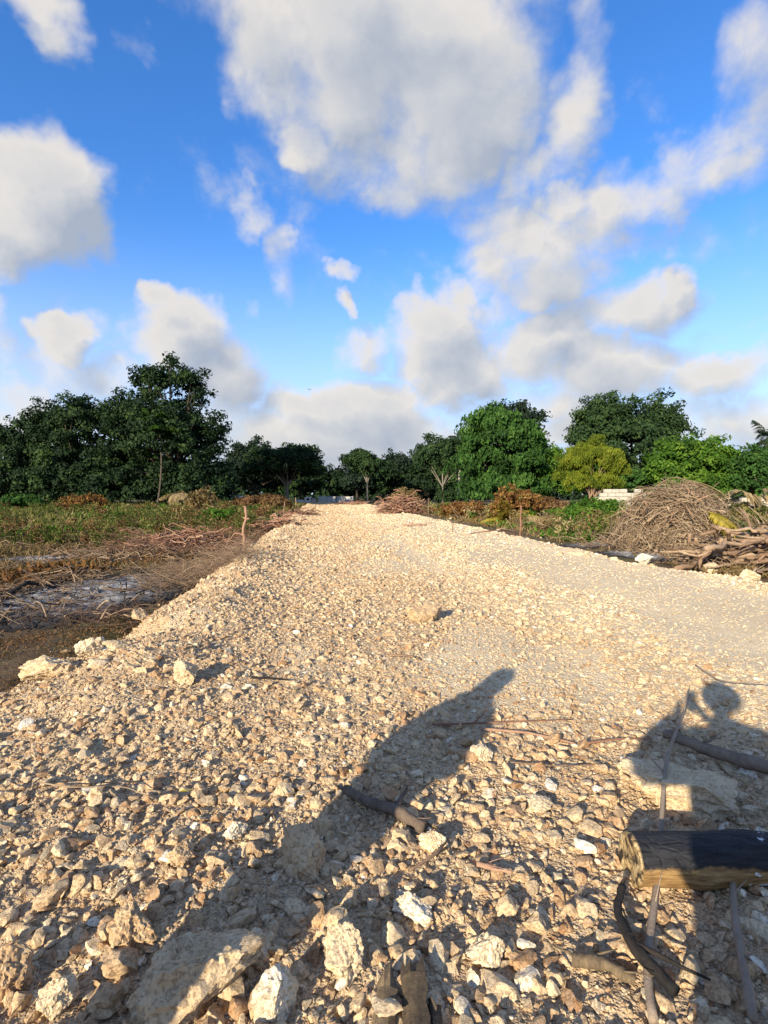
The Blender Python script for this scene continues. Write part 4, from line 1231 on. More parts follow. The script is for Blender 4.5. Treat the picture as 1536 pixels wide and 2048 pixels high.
def brush_heap():
    x, y = 8.25, 15.0
    g = gh(x, y)
    root = empty('twig_heap', (x, y, g))
    r = np.random.default_rng(55)
    m = 6500
    # arching twigs lying over a dome
    a = r.uniform(0, 6.283, m); q = r.random(m) ** .6
    Rx, Ry, H = 1.5, 1.4, 1.58
    hx = q * Rx * np.cos(a); hy = q * Ry * np.sin(a)
    hz = H * np.sqrt(np.clip(1 - q ** 2.3, 0, 1)) * r.uniform(.62, 1.04, m) * (1 + .16 * np.sin(a * 3 + 1) + .12 * fbm(hx * 1.5, hy * 1.5, 71, 3))
    skirt = r.random(m) < .22                 # loose twigs spread round the foot, more to the right
    hx = np.where(skirt, hx * 1.4 + .75, hx); hy = np.where(skirt, hy * 1.3, hy); hz = np.where(skirt, r.random(m) ** 2 * .8, hz)
    c = np.stack([hx, hy, hz], -1)
    out = unit(np.stack([hx / Rx ** 2, hy / Ry ** 2, hz / H ** 2 + .05], -1))
    tang = unit(np.cross(out, rand_dirs(r, m)) + np.stack([0 * hx, 0 * hx, -.25 * np.ones(m)], -1))
    ln = r.uniform(.4, 1.3, m); n = 6
    t = np.linspace(-.5, .5, n)
    P = c[:, None] + tang[:, None] * (ln[:, None] * t)[..., None] - out[:, None] * (ln[:, None] * t ** 2 * r.uniform(.2, .9, (m, 1)))[..., None] + r.normal(0, .015, (m, n, 3))
    up = r.random(m) < .16
    P[up] += (out[up][:, None] * (np.linspace(0, .5, n)[None, :, None]) * ln[up][:, None, None])
    P[..., 2] = np.maximum(P[..., 2], .01)
    Q = (.004 + .013 * r.random(m) ** 2.5)[:, None] * np.linspace(1.2, .5, n)[None]
    V, F = tubes_np(P, Q, 3, False)
    sh = np.repeat(np.clip(.05 + r.normal(0, .14, m), -.3, .35), n * 3)
    o = link('twigs', mesh_np('twigs', V, F, True, {'shade': sh}), MAT['twig_brown'], root); o['kind'] = 'stuff'
    nlv = 2600
    pk = r.integers(0, m, nlv); lc = P[pk, 3] + r.normal(0, .04, (nlv, 3))
    lf = link('dead_leaves', leaf_mesh('dead_leaves', lc, rand_dirs(r, nlv), rand_dirs(r, nlv), r.uniform(.03, .09, nlv), .45, r.random(nlv), MAT['weed_brown']), None, root); lf['kind'] = 'stuff'
    core = rock_mesh('core', 77, 4, (1, 1, 1), 3, .2, .12); core.materials.clear(); core.materials.append(MAT['bark_dark'])  # filler lump, coloured dark to paint the shade in gaps between twigs
    k = link('gap_shade_core', core, None, root); k.scale = (Rx * 1.25, Ry * 1.25, H * 1.22); k.location = (0, 0, .15)
    for j in range(44):
        b = link('branch', stick_mesh('branch', r.uniform(1.0, 2.2), r.uniform(.018, .03), .009, 700 + j, 'branch_brown', .06), None, root)
        aa = r.uniform(-2.9, -.2); qq = r.uniform(.3, .85)
        b.location = (qq * Rx * math.cos(aa), qq * Ry * math.sin(aa), H * math.sqrt(1 - qq ** 2) * .86)
        b.rotation_euler = (0, r.normal(0, .6), r.uniform(0, 6.28))
    tag(root, 'tall dome-shaped heap of dry tangled twigs on the right verge', 'twig heap')
    fr = np.random.default_rng(66)
    f = empty('palm_frond', (x + .1, y - 1.45, g + 1.15))
    for j in range(7):
        o = link('leaflet_fan', frond_mesh('leaflet_fan', .95, .55, MAT['frond_yellow'], fr, .3, 12, .2), None, f)
        o.rotation_euler = (fr.normal(0, .1), .55 + fr.normal(0, .15), -1.05 + j * .2)
    tag(f, 'yellow palm leaf hanging on the front of the twig heap', 'palm leaf')


brush_heap()


def stake(label, x, y, h, r0, seed, lean=(0, 0), mat='branch_brown', knob=False):
    r = np.random.default_rng(seed)
    g = gh(x, y)
    n = 14
    P = wobbly((0, 0, -.15), (lean[0], lean[1], h), n, .012, r)
    Q = np.linspace(r0 * 1.1, r0 * .85, n) * (1 + r.normal(0, .06, n))
    V, F = tubes_np(P[None], Q[None], 8, True); Fs = list(F)
    if knob:
        for d in ((-.8, .2, .5), (.9, -.3, .2)):
            d = unit(np.array(d)); j = 10
            V2, F2 = tubes_np(np.stack([P[j], P[j] + d * r0 * 1.6, P[j] + d * r0 * 2.4])[None], np.array([[r0 * .8, r0 * .6, r0 * .4]]), 6, True)
            Fs += [f + len(V) for f in F2]; V = np.concatenate([V, V2])
    o = link('wooden_stake', mesh_np('wooden_stake', V, Fs, True), MAT[mat], None, (x, y, g))
    tag(o, label, 'stake', 'marker stakes along the road')
    return o


stake('tallest crooked wooden stake at the left road edge', -4.0, 14.9, 1.5, .042, 1, (.06, .02), 'branch_red', True)
stake('second stake back on the left road edge by the low branch row', -6.35, 33.2, 1.15, .042, 2, (.06, 0), 'branch_brown')
stake('farthest thin stake on the left road edge', -9.4, 56, 1.15, .045, 3, (.0, 0), 'branch_brown')
stake('upright reddish stake at the right road edge before the rusty shrub', 5.3, 20.4, 1.15, .036, 4, (.02, 0), 'branch_red')
stake('stake at the right road edge beside the far branch heap', 3.4, 40.0, 1.2, .04, 5, (0, 0), 'branch_brown')
stake('farthest stake on the right verge', 6.0, 44, .95, .045, 6, (-.08, 0), 'branch_brown')
stake('short slanted stake beside the grey ash on the right', 6.35, 14.6, .38, .022, 7, (-.12, .0), 'branch_brown')
stake('short stub of a stake on the left near the curled twigs', -3.98, 12.4, .32, .012, 8, (0, 0), 'branch_brown')


def lying(name, label, cat, pts, r0, r1, mat, seed, forks=(), group=None, lift=.0, sides=8):
    """a branch lying over given ground points (x, y, height above ground)"""
    r = np.random.default_rng(seed)
    K = np.array([(p[0], p[1], gh(p[0], p[1]) + p[2] + lift) for p in pts], float)
    n = 22
    tt = np.linspace(0, len(K) - 1, n)
    P = np.stack([np.interp(tt, np.arange(len(K)), K[:, j]) for j in range(3)], -1)
    for _ in range(2):
        P[1:-1] = (P[:-2] + 2 * P[1:-1] + P[2:]) / 4
    P += r.normal(0, r0 * .05, P.shape)
    wv = r.normal(0, .09, n); Q = np.linspace(r0, r1, n) * (1 + (wv + np.roll(wv, 1) + np.roll(wv, -1)) / 2)
    V, F = tubes_np(P[None], Q[None], sides, True); Fs = list(F)
    V = V + r.normal(0, r1 * .05, V.shape)
    tg = P[-1] - P[0]
    extra = [(int(j_), unit(tg / np.linalg.norm(tg) + np.array([*r.normal(0, .8, 2), abs(r.normal(0, .4))])), float(min(.12, r.uniform(4, 11) * r0))) for j_ in r.integers(3, 20, 3)]
    for f_, (j, d, ln) in enumerate(list(forks) + extra):
        d = unit(np.array(d, float))
        B = np.stack([P[j] + d * ln * q for q in (0, .35, .7, 1)]) + r.normal(0, .015 * ln, (4, 3))
        V2, F2 = tubes_np(B[None], np.array([[Q[j] * .7, Q[j] * .5, Q[j] * .35, Q[j] * .2]]) * (1. if f_ < len(forks) else .42), 6, True)
        Fs += [f + len(V) for f in F2]; V = np.concatenate([V, V2])
    o0 = P.mean(0)
    o = link(name, mesh_np(name, V - o0, Fs, True), MAT[mat], None, tuple(o0))
    tag(o, label, cat, group)
    return o


GT = 'loose sticks on the rubble'
lying('fallen_branch', 'long thin grey branch running under the charred log', 'branch', [(.76, 1.43, .03), (.82, 1.6, .04), (1.03, 1.93, .04), (1.24, 2.3, .08), (1.42, 2.60, .20), (1.74, 3.06, .16), (2.16, 3.66, .12)], .014, .008, 'stick_grey', 1, [(13, (-.5, .5, .5), .10), (19, (.5, .6, .5), .22)], GT)
lying('fallen_branch', 'dark grey branch in the shade at the right bottom corner', 'branch', [(1.02, 1.40, .06), (1.10, 1.55, .06), (1.20, 1.75, .06), (1.36, 2.0, .05)], .015, .011, 'stick_grey', 2, (), GT)
lying('fallen_branch', 'half-burnt forked branch below the cut end of the log', 'branch', [(.86, 1.85, .10), (.80, 1.76, .08), (.80, 1.63, .06), (.86, 1.50, .05)], .012, .020, 'charred_stick', 3, [(13, (.6, -.6, .1), .22)], GT)
lying('wood_splinter', 'yellowish split piece of wood beside the half-burnt branch', 'wood', [(.60, 1.625, .035), (.69, 1.60, .035), (.77, 1.565, .03)], .021, .016, 'split_wood', 4, (), GT)
lying('fallen_branch', 'short dark branch lying inside the left shadow', 'branch', [(-.20, 2.58, .05), (-.08, 2.50, .04), (.06, 2.41, .05), (.18, 2.30, .04)], .022, .032, 'branch_grey', 5, [(14, (.3, .8, .25), .16), (3, (-.8, .5, .1), .12)], GT)
lying('fallen_branch', 'thick smooth branch in the shadow at the right edge', 'branch', [(1.70, 3.14, .08), (1.86, 2.98, .08), (2.05, 2.80, .07), (2.4, 2.50, .07)], .028, .046, 'branch_grey', 6, (), GT)
lying('twig', 'straight reddish twig pointing right from the left shadow', 'twig', [(.32, 3.36, .02), (.66, 3.36, .04), (1.24, 3.42, .02)], .007, .004, 'branch_red', 7, [(8, (.6, .5, .3), .2)], GT)
lying('twig', 'second reddish twig below the straight one', 'twig', [(.62, 3.30, .03), (.9, 3.22, .035), (1.16, 3.13, .02)], .009, .006, 'branch_red', 8, (), GT)
lying('twig', 'thin twig lying left of the right-hand shadow', 'twig', [(1.22, 3.10, .03), (1.40, 3.13, .03), (1.64, 3.18, .02)], .008, .004, 'branch_red', 9, (), GT)
lying('twig', 'thin wiry twig below the reddish twigs', 'twig', [(.70, 2.86, .03), (.95, 2.80, .03), (1.2, 2.84, .03)], .005, .003, 'branch_brown', 10, [(12, (.6, -.4, .2), .18)], GT)
lying('twig', 'short dark twig lying on the left part of the rubble', 'twig', [(-1.06, 4.16, .03), (-.92, 4.12, .05), (-.76, 4.12, .03)], .010, .006, 'charred_stick', 11, [(10, (.7, .3, .5), .14)], GT)
lying('twig', 'brown curled twig in front of the square pale block', 'twig', [(.10, 2.02, .03), (.21, 2.09, .05), (.27, 2.20, .04), (.25, 2.27, .05)], .007, .004, 'branch_brown', 12, (), GT)
lying('wood_splinter', 'dark brown bark strip on the rubble right of the white broken rock', 'wood', [(.37, 2.06, .03), (.44, 2.03, .03), (.50, 2.0, .03)], .012, .008, 'branch_red', 13, (), GT)
lying('twig', 'leafless bent twig above the head-shaped shadow on the right', 'twig', [(2.70, 4.5, .02), (2.62, 4.05, .05), (2.78, 3.80, .12), (3.0, 3.86, .10)], .007, .003, 'stick_grey', 14, [(12, (-.3, .6, .4), .25)], GT)
lying('twig', 'small brown stick on the dusty patch at mid road', 'twig', [(.05, 4.75, .02), (.15, 4.7, .03), (.27, 4.72, .02)], .012, .008, 'branch_brown', 15, (), GT)
lying('twig', 'thin root-like twig at the left edge of the picture', 'twig', [(-1.75, 2.62, .04), (-1.55, 2.55, .06), (-1.3, 2.58, .05), (-1.12, 2.5, .03)], .004, .002, 'twig_brown', 16, [(10, (.5, -.5, .3), .2)], GT)
lying('twig', 'stick jutting from the dusty road in the distance', 'twig', [(2.6, 20.0, .05), (2.62, 20.0, .25), (2.64, 20.0, .42)], .02, .014, 'branch_brown', 17, (), GT)
lying('fallen_branch', 'dark broken branch lying on the dusty road before the far heap', 'branch', [(.9, 24.6, .06), (1.4, 24.5, .10), (2.0, 24.7, .08)], .05, .04, 'branch_red', 18, [(8, (.4, 0, .9), .25)], GT)
lying('fallen_branch', 'thin branch lying at the right road edge before the upright stake', 'branch', [(3.2, 19.4, .04), (4.1, 19.6, .05), (5.0, 19.8, .08)], .02, .015, 'branch_red', 19, (), GT)
lying('fallen_branch', 'burnt knobbly branch at the left end of the big ash bed', 'branch', [(-6.3, 8.6, .05), (-6.15, 9.0, .25), (-6.3, 9.5, .15)], .05, .03, 'charred_stick', 20, (), GT)


def log_material():
    m, nt, b = base_mat('charred_log', .62)
    tcd = N(nt, 'ShaderNodeTexCoord'); O = tcd.outputs['Object']
    sep = N(nt, 'ShaderNodeSeparateXYZ'); L(nt, O, sep.inputs[0])
    mp = N(nt, 'ShaderNodeMapping'); mp.inputs['Scale'].default_value = (1.2, 9, 9); L(nt, O, mp.inputs[0])
    gr = noise_node(nt, mp.outputs[0], 7, 6, .7)
    nn = noise_node(nt, O, 7, 5, .65)
    wood = ramp_node(nt, [(.3, (.10, .05, .02)), (.5, (.26, .15, .055)), (.72, (.42, .28, .12))]); L(nt, gr.outputs['Fac'], wood.inputs[0])
    char = ramp_node(nt, [(.35, (.008, .008, .009)), (.7, (.035, .034, .036))]); L(nt, gr.outputs['Fac'], char.inputs[0])
    # charred above a ragged line; the bare wood is on the underside towards the viewer
    hgt = math_node(nt, 'ADD', math_node(nt, 'MULTIPLY', sep.outputs['Z'], 1.0), math_node(nt, 'MULTIPLY', sep.outputs['Y'], .55))
    k = math_node(nt, 'ADD', math_node(nt, 'MULTIPLY', hgt, 9.0), math_node(nt, 'MULTIPLY', math_node(nt, 'SUBTRACT', nn.outputs['Fac'], .5), .9))
    k = math_node(nt, 'ADD', k, math_node(nt, 'MULTIPLY', math_node(nt, 'MAXIMUM', math_node(nt, 'SUBTRACT', sep.outputs['X'], .42), 0.), 2.6))
    fac = mrange(nt, k, -.26, -.08)
    c = mix(nt, fac, wood.outputs[0], char.outputs[0])
    end = mrange(nt, sep.outputs['X'], .004, .016, 1, 0)
    endc = ramp_node(nt, [(.42, (.03, .022, .016)), (.52, (.40, .27, .12)), (.7, (.62, .48, .27))]); L(nt, noise_node(nt, O, 16, 5, .6, 1.).outputs['Fac'], endc.inputs[0])
    c = mix(nt, end, c, endc.outputs[0])
    fl = noise_node(nt, O, 13, 4, .6, .8)
    xr = math_node(nt, 'MULTIPLY', mrange(nt, sep.outputs['X'], .36, .46), mrange(nt, fl.outputs['Fac'], .60, .63))
    c = mix(nt, xr, c, (.62, .66, .66))
    L(nt, c, b.inputs['Base Color'])
    L(nt, math_node(nt, 'ADD', .55, math_node(nt, 'MULTIPLY', nn.outputs['Fac'], .25)), b.inputs['Roughness'])
    vo = N(nt, 'ShaderNodeTexVoronoi', feature='DISTANCE_TO_EDGE', inp={'Scale': 26.0}); mp2 = N(nt, 'ShaderNodeMapping'); mp2.inputs['Scale'].default_value = (.6, 1.2, 1.2)
    L(nt, O, mp2.inputs[0]); L(nt, mp2.outputs[0], vo.inputs['Vector'])
    crack = math_node(nt, 'MULTIPLY', mrange(nt, vo.outputs['Distance'], 0, .16), fac)
    bump(nt, b, math_node(nt, 'ADD', math_node(nt, 'ADD', gr.outputs['Fac'], nn.outputs['Fac']), math_node(nt, 'MULTIPLY', crack, .4)), .8, .010)
    return m


log_material()


def charred_log():
    ns, na = 60, 40
    xs = np.concatenate([[0., .004], np.linspace(.015, 1.75, ns - 2)])
    an = np.linspace(0, 2 * math.pi, na, endpoint=False)
    XX, AA = np.meshgrid(xs, an, indexing='ij')
    rr = .094 - .014 * XX + .010 * fbm(XX * 3, np.cos(AA) * 1.3 + 5, 3, 3) + .007 * fbm(XX * 1.3 + np.sin(AA), np.cos(AA), 9, 3) + .012 * np.exp(-((XX - .47) / .09) ** 2) * (np.cos(AA - .6) > 0)
    rr = rr + .010 * np.exp(-((XX - .25) / .05) ** 2) * np.exp(-((np.angle(np.exp(1j * (AA - 3.6)))) / .5) ** 2)     # a knot
    rr = rr * np.where(XX == 0, .93, 1)
    V = np.stack([XX + (XX == 0) * .006 * np.sin(AA * 3), rr * np.cos(AA), rr * np.sin(AA)], -1).reshape(-1, 3)
    i = np.arange(ns * na).reshape(ns, na)
    F = np.stack([i[:-1], i[1:], np.roll(i[1:], -1, 1), np.roll(i[:-1], -1, 1)], -1).reshape(-1, 4)
    # cut face: concentric rings
    rings = [i[0]]; Vs = [V]; base = len(V); Fs = [F]
    for q in (.75, .5, .25):
        v = V[i[0]] * np.array([1, q, q]) + np.array([.004 * (1 - q), 0, 0]) + np.array([0.003, 0, 0]) * fbm(np.cos(an) * 3 * q, np.sin(an) * 3 * q, 4, 3)[:, None]
        v[:, 0] = V[i[0]][:, 0] * q + .012 * (1 - q) + .005 * fbm(np.cos(an) * 4 * q, np.sin(an) * 4 * q, 4, 3)
        idx = np.arange(base, base + na); base += na
        Vs.append(v); a = rings[-1]
        Fs.append(np.stack([a, np.roll(a, -1), np.roll(idx, -1), idx], -1)); rings.append(idx)
    Fs.append(rings[-1][None, :]); Fs.append(i[-1][None, ::-1])
    me = mesh_np('charred_log', np.concatenate(Vs), Fs, True)
    o = link('charred_log', me, MAT['charred_log'])
    o.location = (.955, 2.0, .08)
    o.rotation_euler = (0, R(.8), R(1))
    tag(o, 'thick half-charred log with a cut yellow end at the right edge', 'log')


charred_log()


def split_stump():
    x, y = .04, 1.36
    root = empty('split_wood_block', (x, y, gh(x, y)))
    r = np.random.default_rng(12)
    for k, (x0, x1, y1, rad, z1) in enumerate([(-.05, -.035, .17, .030, .03), (.05, .045, .20, .036, .04), (.115, .10, .10, .024, .015)]):
        n, sd_ = 14, 9
        P = wobbly((x0, -.30, .0), (x1, y1, z1), n, .008, r)
        V, F = tubes_np(P[None], np.full((1, n), rad), sd_, True)
        ring = r.uniform(.55, 1.25, sd_)
        V = V.reshape(n, sd_, 3)
        V = P[:, None] + (V - P[:, None]) * (ring[None, :, None] * r.uniform(.88, 1.12, (n, sd_, 1)))
        V[-1] += np.stack([np.zeros(sd_), r.uniform(-.05, .03, sd_), r.uniform(-.01, .01, sd_)], -1)
        me = mesh_np('wood_piece', V.reshape(-1, 3), F, False); me.materials.append(MAT['split_wood'])
        link('wood_piece', me, None, root)
    tag(root, 'dark weathered split wood half buried at the bottom edge', 'wood')


split_stump()
# a fallen yellow leaf
o = link('fallen_leaf', leaf_mesh('fallen_leaf', np.array([[0, 0, 0], [.028, .003, .003]]), np.array([[1., .1, .05], [1., -.1, -.05]]), np.array([[0, 0, 1.], [0, .1, 1.]]), np.array([.05, .03]), np.array([.42, .4]), np.array([1., 1.]), MAT['frond_yellow']))
o.location = (-.99, 2.55, gh(-.99, 2.55) + .05)
tag(o, 'small pale yellow leaf lying on the rubble at the left', 'leaf')


# ------------------------------------------------------------------ far walls and huts
plain('cement', (.42, .40, .36), .9, .15, 3)
plain('whitewash', (.66, .65, .62), .9, .08, 3)
plain('coral_block', (.44, .39, .31), .95, .15, 5)
plain('dark_inside', (.03, .03, .03), .9, .1, 3)
plain('roof_sheet', (.40, .46, .46), .5, .12, 3)


def box_mesh(name, sx, sy, sz, mat, jit=.0, seed=0, bev=.012):
    bm = bmesh.new()
    bmesh.ops.create_cube(bm, size=1.0)
    r = random.Random(seed)
    for v in bm.verts:
        v.co = Vector((v.co.x * sx + r.uniform(-jit, jit), v.co.y * sy + r.uniform(-jit, jit), (v.co.z + .5) * sz + r.uniform(-jit, jit)))
    bmesh.ops.bevel(bm, geom=bm.edges[:], offset=min(bev, sz * .2), segments=1, affect='EDGES')
    me = bpy.data.meshes.new(name); bm.to_mesh(me); bm.free(); me.materials.append(MAT[mat])
    return me


def at_part(name, me, root, loc, rz=0):
    o = link(name, me, None, root); o.location = loc; o.rotation_euler = (0, 0, rz)
    return o


x, y = -9.1, 98.5
w = empty('boundary_wall', (x, y, gh(x, y)))
pm = box_mesh('panel', 1.5, .14, 1.05, 'cement', .01)
for k in range(4):
    at_part('panel', pm, w, (-2.35 + k * 1.57 + (.25 if k > 1 else 0), 0, 0))
pp = box_mesh('post', .12, .2, 1.12, 'cement', .01)
for px in (-3.2, -.0, 3.25):
    at_part('post', pp, w, (px + (.08 if px == 0 else 0), 0, 0))
tag(w, 'low grey cement wall closing the far end of the road', 'wall', None, 'thing')

x, y = -14.0, 90
w = empty('block_hut', (x, y, gh(x, y)))
at_part('wall', box_mesh('wall', 1.0, .9, 1.0, 'whitewash', .02, 1), w, (.95, 0, 0))
at_part('wall', box_mesh('wall', 1.5, .7, .55, 'whitewash', .02, 2), w, (-.45, 0, 0))
at_part('wall', box_mesh('wall', .5, .6, .85, 'cement', .02, 3), w, (1.95, .1, 0))
at_part('window', box_mesh('window', .42, .02, .38, 'dark_inside'), w, (1.05, -.455, .42))
tag(w, 'small white-painted block hut with a dark opening by the left road end', 'hut')

x, y = -19.6, 70
w = empty('sheet_roof_hut', (x, y, gh(x, y)))
at_part('wall', box_mesh('wall', 1.9, 1.4, 1.0, 'dark_inside', .02, 4), w, (0, 0, 0))
o = at_part('roof', box_mesh('roof', 2.4, 1.9, .05, 'roof_sheet', .01, 5), w, (0, 0, 1.05)); o.rotation_euler = (.22, .06, 0)
tag(w, 'low hut with a grey metal sheet roof under the dark trees', 'hut')


def block_wall(label, x, y, cols, rows, bw, bh, rz, seed, group=None):
    r = random.Random(seed)
    w = empty('block_wall', (x, y, gh(x, y) - .05), rz)
    ms = [box_mesh('block', bw - .015, .2, bh - .012, 'coral_block', .008, seed * 9 + k) for k in range(4)]
    for j in range(rows):
        for i in range(cols):
            if j == rows - 1 and r.random() < .2: continue
            at_part('block', ms[r.randrange(4)], w, ((i - cols / 2) * bw + (bw / 2 if j % 2 else 0), r.uniform(-.008, .008), j * bh))
    tag(w, label, 'wall', group, 'thing')


block_wall('pale block wall just left of the twig heap, behind it', 13.0, 28.6, 6, 9, .42, .21, 0., 1, 'pale block walls')
block_wall('pale block wall at the right edge behind the stacked branches', 17.4, 24.0, 8, 7, .42, .21, -.1, 2, 'pale block walls')

# ------------------------------------------------------------------ bird
b = empty('bird', (-8.2, 58.3, 13.0), .4)
plain('bird_black', (.02, .02, .022), .7, .1)
r = np.random.default_rng(4)
V, F = tubes_np(np.array([[[0, -.16, 0], [0, -.08, .0], [0, .03, .01], [0, .12, .02], [0, .17, .02]]]), np.array([[.01, .035, .05, .035, .008]]), 8, True)
link('body', mesh_np('body', V, F), MAT['bird_black'], b)
for sgn in (-1, 1):
    wv = np.array([(0, .06, .01), (.16, .08, .10), (.32, .02, .07), (.30, -.04, .07), (.15, -.05, .09), (0, -.06, .01)]) * np.array([sgn, 1, 1])
    wv = np.concatenate([wv + (0, 0, .006), wv - (0, 0, .006)])
    fc = [[0, 1, 4, 5], [1, 2, 3, 4], [11, 10, 7, 6], [10, 9, 8, 7], [0, 6, 7, 1], [1, 7, 8, 2], [2, 8, 9, 3], [3, 9, 10, 4], [4, 10, 11, 5]]
    link('wing', mesh_np('wing', wv, np.array(fc), False), MAT['bird_black'], b)
tag(b, 'tiny dark bird flying above the trees in the middle', 'bird')

# ------------------------------------------------------------------ the two people whose shadows fall on the road (both stand outside the frame)
plain('skin', (.16, .085, .05), .6, .08)
plain('shirt_blue', (.10, .16, .30), .9, .1)
plain('trousers_grey', (.09, .09, .10), .9, .1)
plain('robe_cloth', (.25, .10, .12), .95, .12)
plain('scarf_cloth', (.42, .33, .16), .95, .12)
plain('hair_black', (.012, .011, .010), .7, .1)
plain('eye_white', (.75, .73, .70), .3, .02)
plain('shoe_brown', (.08, .05, .03), .7, .1)
plain('phone_black', (.02, .02, .022), .3, .05)


def skin_mesh(name, verts, edg, rad, mat, parent, root=0, sub=2):
    me = bpy.data.meshes.new(name)
    me.from_pydata([tuple(v) for v in verts], edg, [])
    o = link(name, me, MAT[mat], parent)
    sm = o.modifiers.new('skin', 'SKIN'); sm.use_smooth_shade = True
    for k, s_ in enumerate(me.skin_vertices[0].data):
        q = rad[k]; s_.radius = q if isinstance(q, tuple) else (q, q)
        s_.use_root = (k == root)
    ss = o.modifiers.new('sub', 'SUBSURF'); ss.levels = sub; ss.render_levels = sub
    return o


def head_mesh(name, cx, cy, cz, h, mat, parent):
    """an egg head with brow, nose, mouth and ears, facing +Y"""
    bm = bmesh.new()
    bmesh.ops.create_uvsphere(bm, u_segments=32, v_segments=24, radius=1.0)
    for v in bm.verts:
        x_, y_, z_ = v.co
        t = z_
        wd = .72 * (1 - .22 * max(0, -t) ** 1.5)
        p = Vector((x_ * wd, y_ * .86 * (1 - .12 * max(0, -t)), z_))
        if y_ > .4:
            p.y += .30 * math.exp(-((x_ / .16) ** 2 + ((z_ + .12) / .18) ** 2))
            p.y -= .10 * (math.exp(-(((abs(x_) - .33) / .14) ** 2 + ((z_ - .06) / .10) ** 2)))
            p.y += .06 * math.exp(-((x_ / .22) ** 2 + ((z_ + .45) / .07) ** 2)) + .06 * math.exp(-((x_ / .2) ** 2 + ((z_ + .8) / .14) ** 2))
        if abs(x_) > .8:
            p.x += math.copysign(.14 * math.exp(-(((y_ + .05) / .16) ** 2 + ((z_ + .05) / .24) ** 2)), x_)
        v.co = p * (h / 2)
    for f in bm.faces: f.smooth = True
    me = bpy.data.meshes.new(name); bm.to_mesh(me); bm.free(); me.materials.append(MAT[mat])
    o = link(name, me, None, parent); o.location = (cx, cy, cz)
    for sgn in (-1, 1):
        e = link('eye', _eye, None, o); e.location = (sgn * .33 * .72 * h / 2, .37 * h, .06 * h / 2)
    return o


bm = bmesh.new(); bmesh.ops.create_uvsphere(bm, u_segments=12, v_segments=8, radius=.012)
_eye = bpy.data.meshes.new('eye'); bm.to_mesh(_eye); bm.free(); _eye.materials.append(MAT['eye_white'])

# the photographer
px, py = -.06, -.50
ph = empty('person', (px, py, gh(px, py)))
bv = [(0, 0, .95), (0, 0, 1.15), (0, .01, 1.34), (0, .02, 1.47), (0, .03, 1.56),
      (-.19, .0, 1.40), (-.40, .16, 1.29), (-.10, .37, 1.40), (-.07, .42, 1.45), (.19, .0, 1.40), (.40, .16, 1.29), (.10, .37, 1.40), (.07, .42, 1.45),
      (-.10, 0, .90), (-.11, .02, .48), (-.12, -.02, .09), (-.13, .13, .03), (.10, 0, .90), (.11, .02, .48), (.12, -.02, .09), (.13, .13, .03)]
be = [(0, 1), (1, 2), (2, 3), (3, 4), (2, 5), (5, 6), (6, 7), (7, 8), (2, 9), (9, 10), (10, 11), (11, 12), (0, 13), (13, 14), (14, 15), (15, 16), (0, 17), (17, 18), (18, 19), (19, 20)]
br = [(.15, .11), (.14, .10), (.16, .11), .055, .06, .06, .045, .028, (.035, .02), .06, .045, .028, (.035, .02), .085, .058, .038, (.042, .028), .085, .058, .038, (.042, .028)]
n0 = len(bv)
for sgn, hb in ((-1, 8), (1, 12)):
    base = bv[hb]
    for q, (dz, dx, ln) in enumerate([(.03, .0, .075), (.012, .0, .08), (-.006, .0, .075), (-.024, .0, .06)]):
        b0 = len(bv)
        bv += [(base[0] * 1.0 + .006 * sgn, base[1] + .025, base[2] + dz), (base[0] * .9 + .004 * sgn, base[1] + .045, base[2] + dz + .008), (base[0] * .62, base[1] + .047, base[2] + dz + .010)]
        be += [(hb, b0), (b0, b0 + 1), (b0 + 1, b0 + 2)]; br += [.009, .0085, .007]
    b0 = len(bv)
    bv += [(base[0] * .80, base[1] + .005, base[2] + .035), (base[0] * .6, base[1] + .015, base[2] + .06)]
    be += [(hb, b0), (b0, b0 + 1)]; br += [.011, .009]
skin_mesh('body', bv, be, br, 'skin', ph)
head_mesh('head', 0, .045, 1.655, .235, 'skin', ph)
hm = rock_mesh('hair', 9, 3, (1, 1, 1), 0, .04, .02); hm.materials.clear(); hm.materials.append(MAT['hair_black'])
o = link('hair', hm, None, ph); o.location = (0, .02, 1.70); o.scale = (.26, .27, .24)
skin_mesh('shirt', [bv[k] for k in (0, 1, 2, 5, 6, 7, 9, 10, 11)], [(0, 1), (1, 2), (2, 3), (3, 4), (4, 5), (2, 6), (6, 7), (7, 8)], [(.24, .17), (.22, .16), (.23, .16), .12, .10, .075, .12, .10, .075], 'shirt_blue', ph)
skin_mesh('trousers', [bv[k] for k in (0, 13, 14, 15, 17, 18, 19)], [(0, 1), (1, 2), (2, 3), (0, 4), (4, 5), (5, 6)], [(.165, .125), .105, .085, .07, .105, .085, .07], 'trousers_grey', ph)
tag(ph, 'person in a blue shirt holding up a phone, casting the right-hand shadow', 'person')
phm = box_mesh('phone', .074, .008, .155, 'phone_black', 0, 0, .003)
o = link('phone', phm); o.location = (0, -.012, 1.425)
tag(o, 'black phone held upright in both hands of the photographer', 'phone')

